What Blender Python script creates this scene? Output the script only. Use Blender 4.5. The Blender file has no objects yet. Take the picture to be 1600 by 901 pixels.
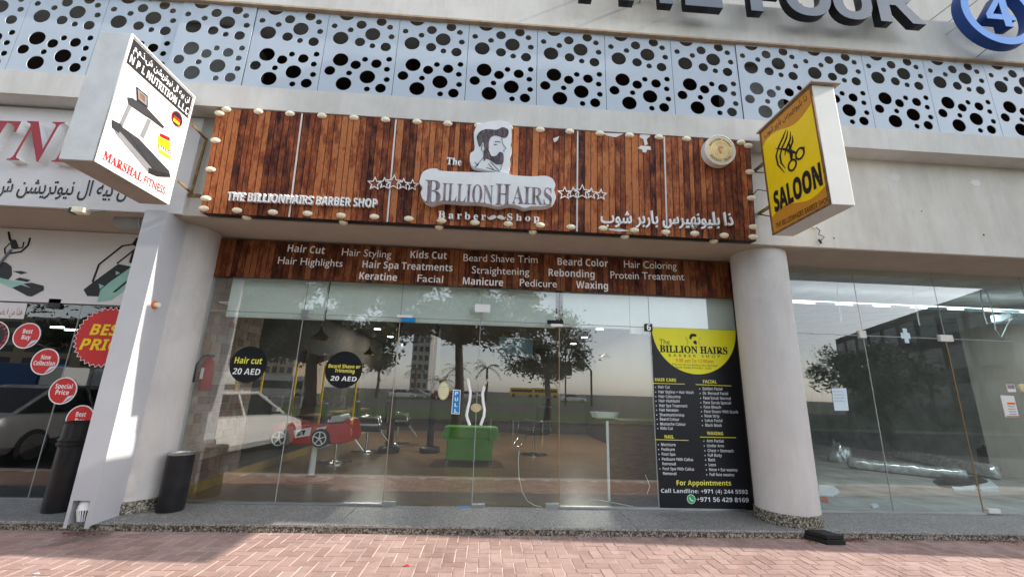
import bpy, bmesh, math, random
import numpy as np
from mathutils import Vector, Matrix
R = math.radians
SC = bpy.context.scene
COL = SC.collection

# ------------------------------------------------------------------ camera
F, YAW, PITCH, ROLL = 647.22, .0549, .2424, .0298
CAM = np.array([0, -5.33, 1.4])
cy, sy, cp, sp, cr, sr = [f(a) for a in (YAW, PITCH, ROLL) for f in (math.cos, math.sin)]
FW = np.array([sy*cp, cy*cp, sp]); r0 = np.array([cy, -sy, 0]); u0 = np.cross(r0, FW)
RT = r0*cr + u0*sr; UP = -r0*sr + u0*cr
cd = bpy.data.cameras.new('camera'); cam = bpy.data.objects.new('camera', cd); COL.objects.link(cam)
cd.sensor_width = 36; cd.lens = F*36/1600; cd.clip_end = 2000; cd.clip_start = .05
m = Matrix.Identity(4)
for i in range(3):
    m[i][0], m[i][1], m[i][2], m[i][3] = RT[i], UP[i], -FW[i], CAM[i]
cam.matrix_world = m
SC.camera = cam
# ------------------------------------------------------------------ light
SUN_AZ, SUN_EL = R(4.6), R(29.8)
w = bpy.data.worlds.new('World'); SC.world = w; w.use_nodes = True
nt = w.node_tree; bg = nt.nodes['Background']
sky = nt.nodes.new('ShaderNodeTexSky'); sky.sky_type = 'NISHITA'; sky.sun_disc = False
sky.sun_elevation = SUN_EL; sky.sun_rotation = R(90) + SUN_AZ
sky.air_density = 1.0; sky.dust_density = .8; sky.ozone_density = 1.0
hs = nt.nodes.new('ShaderNodeHueSaturation'); hs.inputs['Saturation'].default_value = .42; nt.links.new(sky.outputs[0], hs.inputs['Color']); nt.links.new(hs.outputs[0], bg.inputs[0]); bg.inputs[1].default_value = .15
sl = bpy.data.lights.new('sun', 'SUN'); sl.energy = 2.7; sl.angle = R(.5); sl.color = (1, .93, .84)
so = bpy.data.objects.new('sun', sl); COL.objects.link(so)
sd = Vector((math.cos(SUN_AZ)*math.cos(SUN_EL), -math.sin(SUN_AZ)*math.cos(SUN_EL), math.sin(SUN_EL)))
so.rotation_euler = sd.to_track_quat('Z', 'Y').to_euler(); so.location = (8, -4, 12)
SC.view_settings.view_transform = 'Standard'; SC.view_settings.look = 'None'
SC.view_settings.exposure = 1.5; SC.view_settings.gamma = 1
SC.render.engine = 'CYCLES'
SC.cycles.transparent_max_bounces = 24; SC.cycles.max_bounces = 8; SC.cycles.glossy_bounces = 4
SC.cycles.diffuse_bounces = 4; SC.cycles.use_denoising = True

# ------------------------------------------------------------------ helpers
def ray(x, y): return (x-800)/F*RT - (y-450.5)/F*UP + FW
def PY(x, y, c): d = ray(x, y); return CAM + d*(c-CAM[1])/d[1]
def PX(x, y, c): d = ray(x, y); return CAM + d*(c-CAM[0])/d[0]
def PZ(x, y, c): d = ray(x, y); return CAM + d*(c-CAM[2])/d[2]
class Plane:
    """a plane in the place: origin, right, up; normal points out of the printed side"""
    def __init__(s, O, U, V): s.O, s.U, s.V = map(lambda a: np.array(a, float), (O, U, V)); s.N = np.cross(s.U, s.V)
    def px(s, x, y):
        d = ray(x, y); t = ((s.O-CAM)@s.N)/(d@s.N); p = CAM+d*t-s.O
        return (p@s.U, p@s.V)
    def at(s, u, v, n=0): return s.O+s.U*u+s.V*v+s.N*n
    def off(s, n): return Plane(s.O+s.N*n, s.U, s.V)
def front(c): return Plane((0, c, 0), (1, 0, 0), (0, 0, 1))
ORG = {}
def link(o, parent=None):
    COL.objects.link(o)
    if parent: o.parent = parent
    return o
def empty(name, loc=(0, 0, 0), parent=None):
    o = bpy.data.objects.new(name, None); link(o, parent)
    o.location = loc; ORG[o.name] = Vector(loc); o.empty_display_size = .1
    return o
def tag(o, label=None, cat=None, group=None, kind=None):
    if label: o['label'] = label
    if cat: o['category'] = cat
    if group: o['group'] = group
    if kind: o['kind'] = kind
    return o
def thing(name, label, cat, loc=(0, 0, 0), group=None):
    return tag(empty(name, loc), label, cat, group)
def mesh(vs, fs, smooth=None, bevel=0, mats=None):
    me = bpy.data.meshes.new('m'); me.from_pydata([tuple(map(float, v)) for v in vs], [], fs); me.validate()
    bm = bmesh.new(); bm.from_mesh(me)
    bmesh.ops.recalc_face_normals(bm, faces=bm.faces)
    if bevel:
        es = [e for e in bm.edges if len(e.link_faces) == 2 and e.calc_face_angle(0) > .6]
        bmesh.ops.bevel(bm, geom=es, offset=bevel, segments=2, affect='EDGES', profile=.5, clamp_overlap=True)
    bm.to_mesh(me); bm.free()
    if bevel:
        me.shade_smooth(); vn = [Vector() for _ in me.vertices]
        for p in me.polygons:
            for v_ in p.vertices: vn[v_] += p.normal*p.area**2
        me.normals_split_custom_set_from_vertices([tuple(v_.normalized()) if v_.length > 0 else (0, 0, 1) for v_ in vn])
    elif smooth:
        me.shade_smooth(); me.set_sharp_from_angle(angle=R(smooth))
    return me
def put(name, me, mat, parent=None, loc=None):
    """link a mesh given in world coordinates (or in the parent's own when the parent has no origin)"""
    o = bpy.data.objects.new(name, me)
    if mat is not None and not me.materials: me.materials.append(mat)
    link(o, parent)
    org = ORG.get(parent.name, Vector()) if parent else Vector()
    if loc is not None: o.location = Vector(loc)-org; ORG[o.name] = Vector(loc)
    else:
        if parent and org.length > 0: me.transform(Matrix.Translation(-org))
        ORG[o.name] = org.copy()
    return o
class MB:
    def __init__(s): s.v, s.f = [], []
    def add(s, vs, fs):
        n = len(s.v); s.v += [tuple(map(float, p)) for p in vs]; s.f += [tuple(i+n for i in f) for f in fs]; return s
    def box(s, a, b):
        x0, y0, z0 = a; x1, y1, z1 = b
        return s.add([(x0,y0,z0),(x1,y0,z0),(x1,y1,z0),(x0,y1,z0),(x0,y0,z1),(x1,y0,z1),(x1,y1,z1),(x0,y1,z1)],
                     [(0,3,2,1),(4,5,6,7),(0,1,5,4),(1,2,6,5),(2,3,7,6),(3,0,4,7)])
    def tube(s, pts, r, n=8, caps=True):
        pts = [Vector(p) for p in pts]; rs = r if isinstance(r, (list, tuple)) else [r]*len(pts)
        vs, fs = [], []; ref = Vector((0.013, .021, 1))
        for i, p in enumerate(pts):
            t = (pts[min(i+1, len(pts)-1)]-pts[max(i-1, 0)]).normalized()
            if abs(t.dot(ref.normalized())) > .95: ref = Vector((1, .03, .02))
            a = t.cross(ref).normalized(); b = t.cross(a).normalized()
            for k in range(n):
                an = 2*math.pi*k/n; vs.append(p+(a*math.cos(an)+b*math.sin(an))*rs[i])
        for i in range(len(pts)-1):
            for k in range(n):
                k2 = (k+1) % n; fs.append((i*n+k, i*n+k2, (i+1)*n+k2, (i+1)*n+k))
        if caps: fs += [tuple(range(n))[::-1], tuple((len(pts)-1)*n+k for k in range(n))]
        return s.add(vs, fs)
    def lathe(s, prof, c=(0, 0, 0), n=24, axis='z', caps=True):
        vs, fs = [], []
        for r, h in prof:
            for k in range(n):
                a = 2*math.pi*k/n; x, y = r*math.cos(a), r*math.sin(a)
                p = (x, y, h) if axis == 'z' else ((x, -h, y) if axis == 'y' else (h, x, y))
                vs.append((c[0]+p[0], c[1]+p[1], c[2]+p[2]))
        for i in range(len(prof)-1):
            for k in range(n):
                k2 = (k+1) % n; fs.append((i*n+k, i*n+k2, (i+1)*n+k2, (i+1)*n+k))
        if caps: fs += [tuple(range(n))[::-1], tuple((len(prof)-1)*n+k for k in range(n))]
        return s.add(vs, fs)
    def prism(s, loop, pl, n0, n1):
        """2-D loop on a plane, from depth n0 to n1 along its normal"""
        k = len(loop); vs = [pl.at(u, v, n0) for u, v in loop]+[pl.at(u, v, n1) for u, v in loop]
        fs = [tuple(range(k)), tuple(range(k, 2*k))]+[(i, (i+1) % k, k+(i+1) % k, k+i) for i in range(k)]
        return s.add(vs, fs)
    def build(s, name, mat, parent=None, smooth=None, bevel=0, loc=None):
        return put(name, mesh(s.v, s.f, smooth, bevel), mat, parent, loc)
def boxo(name, a, b, mat, parent=None, bevel=0): return MB().box(a, b).build(name, mat, parent, bevel=bevel, smooth=30 if bevel else None)
def loops_mesh(loops, ext):
    c = bpy.data.curves.new('c', 'CURVE'); c.dimensions = '2D'; c.fill_mode = 'BOTH'; c.extrude = ext/2
    for lp in loops:
        s = c.splines.new('POLY'); s.points.add(len(lp)-1)
        for p, (x, y) in zip(s.points, lp): p.co = (x, y, 0, 1)
        s.use_cyclic_u = True
    o = bpy.data.objects.new('tmp', c); me = bpy.data.meshes.new_from_object(o)
    bpy.data.objects.remove(o); bpy.data.curves.remove(c)
    return me
def plane_matrix(pl, u, v, n):
    o = pl.at(u, v, n); M = Matrix.Identity(4)
    for i in range(3): M[i][0], M[i][1], M[i][2], M[i][3] = pl.U[i], pl.V[i], pl.N[i], o[i]
    return M
def shape(name, loops, pl, n0, n1, mat, parent=None):
    """filled outline(s) on a plane (inner loops are holes), between depths n0 and n1"""
    me = loops_mesh(loops, n1-n0); me.transform(plane_matrix(pl, 0, 0, (n0+n1)/2)); me.materials.clear()
    return put(name, me, mat, parent)
def circ(cx, cz, r, n=20, ry=None): ry = ry or r; return [(cx+r*math.cos(2*math.pi*k/n), cz+ry*math.sin(2*math.pi*k/n)) for k in range(n)]
def pxs(pl, pts): return [pl.px(x, y) for x, y in pts]
def spl(pts, k=4):
    """closed Catmull-Rom through the points"""
    out = []; n = len(pts)
    for i in range(n):
        p0, p1, p2, p3 = [np.array(pts[(i+j) % n], float) for j in (-1, 0, 1, 2)]
        for q in range(k):
            t = q/k
            out.append(tuple(.5*((2*p1)+(-p0+p2)*t+(2*p0-5*p1+4*p2-p3)*t*t+(-p0+3*p1-3*p2+p3)*t**3)))
    return out
def fancy(t, st):
    if st == 'r': return t
    U_, L_, D_ = {'b': (0x1D5D4, 0x1D5EE, 0x1D7EC), 's': (0x1D400, 0x1D41A, 0x1D7CE), 'bi': (0x1D63C, 0x1D656, 0x1D7EC),
                  'si': (0x1D468, 0x1D482, 0x1D7CE), 'm': (0x1D5A0, 0x1D5BA, 0x1D7E2)}[st]
    o = ''
    for ch in t:
        if 'A' <= ch <= 'Z': o += chr(U_+ord(ch)-65)
        elif 'a' <= ch <= 'z': o += chr(L_+ord(ch)-97)
        elif '0' <= ch <= '9': o += chr(D_+ord(ch)-48)
        else: o += ch
    return o
AR = {'ا': (0xFE8D, 0), 'ب': (0xFE8F, 1), 'ت': (0xFE95, 1), 'ذ': (0xFEAB, 0), 'ر': (0xFEAD, 0), 'س': (0xFEB1, 1), 'ش': (0xFEB5, 1),
      'ل': (0xFEDD, 1), 'م': (0xFEE1, 1), 'ن': (0xFEE5, 1), 'ه': (0xFEE9, 1), 'و': (0xFEED, 0), 'ي': (0xFEF1, 1), 'ة': (0xFE93, 0), 'ص': (0xFEB9, 1), 'ق': (0xFED5, 1), 'د': (0xFEA9, 0)}
def arabic(t):
    out = []
    for w_ in t.split(' '):
        g = []
        for i, ch in enumerate(w_):
            if ch not in AR: g.append(ch); continue
            b, dual = AR[ch]
            prev = i > 0 and w_[i-1] in AR and AR[w_[i-1]][1]; nxt = i < len(w_)-1 and w_[i+1] in AR and dual
            g.append(chr(b+(3 if prev and nxt else 2 if nxt else 1 if prev else 0)))
        out.append(''.join(g))
    return ' '.join(out)[::-1]
def text_mesh(body, ext, shear=0, spacing=1, off=0):
    c = bpy.data.curves.new('t', 'FONT'); c.body = body; c.size = 1; c.resolution_u = 3; c.extrude = ext/2
    c.shear = shear; c.space_character = spacing; c.offset = off
    o = bpy.data.objects.new('tmp', c); me = bpy.data.meshes.new_from_object(o)
    bpy.data.objects.remove(o); bpy.data.curves.remove(c); me.materials.clear()
    return me
def bounds(me):
    a = np.empty(len(me.vertices)*3); me.vertices.foreach_get('co', a); a = a.reshape(-1, 3)
    return a.min(0), a.max(0)
CAPS = {}
def cap(st):
    if st not in CAPS: CAPS[st] = bounds(text_mesh(fancy('H', st if st != 'ar' else 'r'), 0))[1][1]
    return CAPS[st]
def text(body, pl, p0, p1, mat, parent, st='r', ext=0., n=.002, caph=None, name='lettering', shear=0, spacing=1, off=0, split=False):
    """a line of writing on a plane; p0/p1 = where its baseline starts and ends there; caph = cap height in metres"""
    raw = arabic(body) if st == 'ar' else fancy(body, st)
    def mk(s): return text_mesh(s, ext if ext else 0, shear, spacing, off)
    me = mk(raw); lo, hi = bounds(me)
    d = np.array(p1)-np.array(p0); L = np.hypot(*d); sx = L/(hi[0]-lo[0]); syy = (caph/cap(st) if caph else sx); an = math.atan2(d[1], d[0])
    M = plane_matrix(pl, p0[0], p0[1], n+(ext/2 if ext else 0)) @ Matrix.Rotation(an, 4, 'Z') @ Matrix.Diagonal((sx, syy, 1, 1)) @ Matrix.Translation((-lo[0], 0, 0))
    if not split:
        me.transform(M); return put(name, me, mat, parent)
    res = []
    for i, ch in enumerate(raw):
        if ch == ' ': continue
        hb = bounds(mk(raw[:i+1]))[1][0]; g = mk(ch); gb = bounds(g)[1][0]
        g.transform(M @ Matrix.Translation((hb-gb, 0, 0))); res.append(put('letter', g, mat, parent))
    return res
def tpx(body, pl, x0, y0, x1, y1, mat, parent, cappx=None, **k):
    a, b = pl.px(x0, y0), pl.px(x1, y1)
    if cappx: k['caph'] = abs(pl.px(x0, y0-cappx)[1]-a[1])
    return text(body, pl, a, b, mat, parent, **k)
def copy_tree(o, label=None, loc=None, rz=None):
    def rec(s, par):
        c = s.copy(); COL.objects.link(c)
        if par: c.parent = par
        ORG[c.name] = ORG.get(s.name, Vector())
        for ch in s.children: rec(ch, c)
        return c
    c = rec(o, None)
    if label: c['label'] = label
    if loc is not None: c.location = loc
    if rz is not None: c.rotation_euler = (0, 0, rz)
    return c

# ------------------------------------------------------------------ materials
def nodes(name):
    mt = bpy.data.materials.new(name); mt.use_nodes = True; return mt, mt.node_tree, mt.node_tree.nodes['Principled BSDF']
def ramp(t, fac, stops):
    r = t.nodes.new('ShaderNodeValToRGB'); e = r.color_ramp.elements
    while len(e) < len(stops): e.new(.5)
    for k, (p, c) in enumerate(stops): e[k].position = p; e[k].color = (*c, 1)
    t.links.new(fac, r.inputs[0]); return r.outputs[0]
def noise(t, vec, scale, detail=4, rough=.6):
    n = t.nodes.new('ShaderNodeTexNoise'); n.inputs['Scale'].default_value = scale; n.inputs['Detail'].default_value = detail; n.inputs['Roughness'].default_value = rough
    t.links.new(vec, n.inputs['Vector']); return n.outputs[0]
def pos(t, sc=(1, 1, 1), rnd=0):
    g = t.nodes.new('ShaderNodeNewGeometry'); mp = t.nodes.new('ShaderNodeMapping'); mp.inputs['Scale'].default_value = sc
    t.links.new(g.outputs['Position'], mp.inputs['Vector'])
    if rnd:
        oi = t.nodes.new('ShaderNodeObjectInfo'); ml = t.nodes.new('ShaderNodeMath'); ml.operation = 'MULTIPLY'; ml.inputs[1].default_value = rnd
        t.links.new(oi.outputs['Random'], ml.inputs[0]); t.links.new(ml.outputs[0], mp.inputs['Location'])
    return mp.outputs[0]
def mixc(t, fac, a, b, mode='MIX'):
    x = t.nodes.new('ShaderNodeMix'); x.data_type = 'RGBA'; x.blend_type = mode
    for s, v in ((x.inputs[0], fac), (x.inputs[6], a), (x.inputs[7], b)):
        if isinstance(v, (int, float)): s.default_value = v
        elif isinstance(v, tuple): s.default_value = (*v, 1)
        else: t.links.new(v, s)
    return x.outputs[2]
def bump(t, b, h, strength=.3, dist=.01):
    n = t.nodes.new('ShaderNodeBump'); n.inputs['Strength'].default_value = strength; n.inputs['Distance'].default_value = dist
    t.links.new(h, n.inputs['Height']); t.links.new(n.outputs[0], b.inputs['Normal'])
def pm(name, col, rough=.6, metal=0, var=.12, scale=3., bmp=0, bscale=80, spec=.25, rnd=0, stretch=(1, 1, 1)):
    mt, t, b = nodes(name)
    v = pos(t, stretch, rnd); f = noise(t, v, scale)
    lo = tuple(c*(1-var) for c in col); hi = tuple(min(1, c*(1+var)) for c in col)
    c = ramp(t, f, [(.3, lo), (.7, hi)])
    t.links.new(c, b.inputs['Base Color']); b.inputs['Roughness'].default_value = rough; b.inputs['Metallic'].default_value = metal
    b.inputs['Specular IOR Level'].default_value = spec
    if bmp: bump(t, b, noise(t, pos(t), bscale, 3), bmp, .004)
    return mt
def em(name, col, s):
    mt, t, b = nodes(name); b.inputs['Emission Color'].default_value = (*col, 1); b.inputs['Emission Strength'].default_value = s; b.inputs['Base Color'].default_value = (*col, 1); return mt

def plaster(name, col, streak=.25, bmp=.35):
    mt, t, b = nodes(name)
    big = noise(t, pos(t), 1.1, 5); st = noise(t, pos(t, (3.5, 3.5, .5)), 1.3, 5, .7)
    c0 = ramp(t, big, [(.3, tuple(x*.9 for x in col)), (.7, tuple(min(1, x*1.05) for x in col))])
    s = ramp(t, st, [(.40, (1-streak, 1-streak*1.1, 1-streak*1.25)), (.56, (1, 1, 1)), (.75, (1.0, 1.0, 1.0))])
    sc_n = noise(t, pos(t, (1, 1, .7)), 2.4, 8, .72)
    c0 = mixc(t, ramp(t, sc_n, [(.50, (0, 0, 0)), (.68, (.42, .42, .42))]), c0, tuple(x*.74 for x in col))
    fine = ramp(t, noise(t, pos(t), 90, 3), [(.3, (.93, .93, .93)), (.7, (1, 1, 1))])
    c = mixc(t, 1., mixc(t, 1., c0, s, 'MULTIPLY'), fine, 'MULTIPLY')
    t.links.new(c, b.inputs['Base Color']); b.inputs['Roughness'].default_value = .85; b.inputs['Specular IOR Level'].default_value = .2
    bump(t, b, noise(t, pos(t), 120, 4), bmp, .004)
    return mt
def woodprint(name, dark=1.):
    mt, t, b = nodes(name)
    def math_(op, a, c, d=None):
        n = t.nodes.new('ShaderNodeMath'); n.operation = op
        for k_, v_ in enumerate((a, c, d)):
            if v_ is None: continue
            if isinstance(v_, (int, float)): n.inputs[k_].default_value = v_
            else: t.links.new(v_, n.inputs[k_])
        return n.outputs[0]
    grain = noise(t, pos(t, (30, 30, 2.2), 60), 1.5, 6, .7); fine = noise(t, pos(t, (110, 110, 9), 31), 2, 4); knots = noise(t, pos(t, (7, 7, 3.2), 17), 1.5, 5, .7)
    blot = noise(t, pos(t, (1, 1, .75), 0), 4.6, 4, .65); per = t.nodes.new('ShaderNodeObjectInfo').outputs['Random']
    v = math_('MULTIPLY_ADD', per, .32, math_('MULTIPLY_ADD', blot, .42, math_('MULTIPLY_ADD', grain, .45, math_('MULTIPLY', knots, .75))))
    v = math_('MULTIPLY_ADD', v, 2.3, -1.44)
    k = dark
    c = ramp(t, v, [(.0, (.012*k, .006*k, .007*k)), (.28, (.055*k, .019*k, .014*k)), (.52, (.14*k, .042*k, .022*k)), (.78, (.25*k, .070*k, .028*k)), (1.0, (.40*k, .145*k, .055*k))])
    c = mixc(t, .6, c, ramp(t, fine, [(.35, (.35, .3, .3)), (.6, (1, 1, 1))]), 'MULTIPLY')
    t.links.new(c, b.inputs['Base Color']); b.inputs['Roughness'].default_value = .6; b.inputs['Specular IOR Level'].default_value = .12
    bump(t, b, fine, .25, .002)
    return mt
def pebbles(name, scale, cols, joint=(.12, .11, .1), bmp=.6, rough=.6):
    mt, t, b = nodes(name)
    v = t.nodes.new('ShaderNodeTexVoronoi'); v.inputs['Scale'].default_value = scale; t.links.new(pos(t), v.inputs['Vector'])
    sp_ = t.nodes.new('ShaderNodeSeparateColor'); t.links.new(v.outputs['Color'], sp_.inputs[0])
    n = len(cols); c = ramp(t, sp_.outputs[0], [(i/n, cc) for i, cc in enumerate(cols)]); t.nodes[-1].color_ramp.interpolation = 'CONSTANT'
    edge = ramp(t, v.outputs['Distance'], [(.45, (1, 1, 1)), (.75, joint)])
    c = mixc(t, 1., c, edge, 'MULTIPLY')
    c = mixc(t, .5, c, ramp(t, noise(t, pos(t), 2.5, 5), [(.3, (.6, .57, .52)), (.7, (1, 1, 1))]), 'MULTIPLY')
    t.links.new(c, b.inputs['Base Color']); b.inputs['Roughness'].default_value = rough
    if bmp: bump(t, b, v.outputs['Distance'], -bmp, .006)
    return mt
def brickmat():
    mt, t, b = nodes('paving brick clay')
    per = t.nodes.new('ShaderNodeObjectInfo').outputs['Random']; g = noise(t, pos(t, (1, 1, 1), 0), 9, 5); f = noise(t, pos(t), 160, 3)
    at = t.nodes.new('ShaderNodeAttribute'); at.attribute_name = 'tone'
    ad = t.nodes.new('ShaderNodeMath'); ad.operation = 'ADD'; t.links.new(per, ad.inputs[0]); t.links.new(at.outputs['Fac'], ad.inputs[1])
    fr = t.nodes.new('ShaderNodeMath'); fr.operation = 'FRACT'; t.links.new(ad.outputs[0], fr.inputs[0])
    c = ramp(t, fr.outputs[0], [(0, (.40, .26, .22)), (.4, (.46, .31, .265)), (.8, (.52, .36, .315)), (1, (.43, .29, .25))])
    c = mixc(t, .6, c, ramp(t, g, [(.3, (.72, .68, .66)), (.7, (1, 1, 1))]), 'MULTIPLY')
    c = mixc(t, .8, c, ramp(t, noise(t, pos(t), 1.7, 6, .65), [(.34, (.66, .62, .60)), (.5, (.95, .95, .95)), (.7, (1, 1, 1))]), 'MULTIPLY')
    c = mixc(t, ramp(t, noise(t, pos(t), 3.1, 5, .7), [(.58, (0, 0, 0)), (.75, (.45, .45, .45))]), c, (.62, .52, .46))
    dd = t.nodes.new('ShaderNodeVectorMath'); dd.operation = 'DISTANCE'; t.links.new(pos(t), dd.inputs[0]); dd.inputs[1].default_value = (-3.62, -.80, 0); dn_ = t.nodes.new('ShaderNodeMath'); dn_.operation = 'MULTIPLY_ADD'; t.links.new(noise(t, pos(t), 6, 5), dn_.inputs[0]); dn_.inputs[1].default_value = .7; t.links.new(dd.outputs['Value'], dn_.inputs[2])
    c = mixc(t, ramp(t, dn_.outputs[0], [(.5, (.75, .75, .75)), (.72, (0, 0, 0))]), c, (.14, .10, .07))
    c = mixc(t, .5, c, ramp(t, f, [(.3, (.7, .7, .7)), (.7, (1.0, 1.0, 1.0))]), 'MULTIPLY')
    t.links.new(c, b.inputs['Base Color']); b.inputs['Roughness'].default_value = .85; bump(t, b, f, .4, .003)
    return mt
def glass(name, tint, refl, rough=0.0, dirt_veil=.03):
    mt = bpy.data.materials.new(name); mt.use_nodes = True; t = mt.node_tree; t.nodes.remove(t.nodes['Principled BSDF'])
    out = t.nodes['Material Output']; tr = t.nodes.new('ShaderNodeBsdfTransparent'); tr.inputs[0].default_value = (*tint, 1)
    gl = t.nodes.new('ShaderNodeBsdfGlossy'); gl.inputs['Roughness'].default_value = rough; gl.inputs[0].default_value = (1, 1, 1, 1)
    fr = t.nodes.new('ShaderNodeFresnel'); fr.inputs[0].default_value = 1.5
    ml = t.nodes.new('ShaderNodeMath'); ml.operation = 'MULTIPLY'; ml.inputs[1].default_value = refl; ml.use_clamp = True
    gg = t.nodes.new('ShaderNodeNewGeometry'); iv = t.nodes.new('ShaderNodeMath'); iv.operation = 'SUBTRACT'; iv.inputs[0].default_value = 1; t.links.new(gg.outputs['Backfacing'], iv.inputs[1]); m0 = t.nodes.new('ShaderNodeMath'); m0.operation = 'MULTIPLY'; t.links.new(iv.outputs[0], m0.inputs[0]); t.links.new(fr.outputs[0], m0.inputs[1]); t.links.new(m0.outputs[0], ml.inputs[0])
    mx = t.nodes.new('ShaderNodeMixShader'); t.links.new(ml.outputs[0], mx.inputs[0]); t.links.new(tr.outputs[0], mx.inputs[1]); t.links.new(gl.outputs[0], mx.inputs[2])
    df = t.nodes.new('ShaderNodeBsdfDiffuse'); df.inputs[0].default_value = (.6, .6, .57, 1)  # thin dirt film, strengthened so its colour also imitates a hazy veil
    dn = t.nodes.new('ShaderNodeMath'); dn.operation = 'MULTIPLY'; dn.inputs[1].default_value = dirt_veil
    t.links.new(ramp(t, noise(t, pos(t, (1, 1, .6)), 3, 6, .7), [(.4, (.3, .3, .3)), (.7, (1, 1, 1))]), dn.inputs[0])
    m2 = t.nodes.new('ShaderNodeMixShader'); t.links.new(dn.outputs[0], m2.inputs[0]); t.links.new(mx.outputs[0], m2.inputs[1]); t.links.new(df.outputs[0], m2.inputs[2])
    t.links.new(m2.outputs[0], out.inputs[0]); return mt

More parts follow.
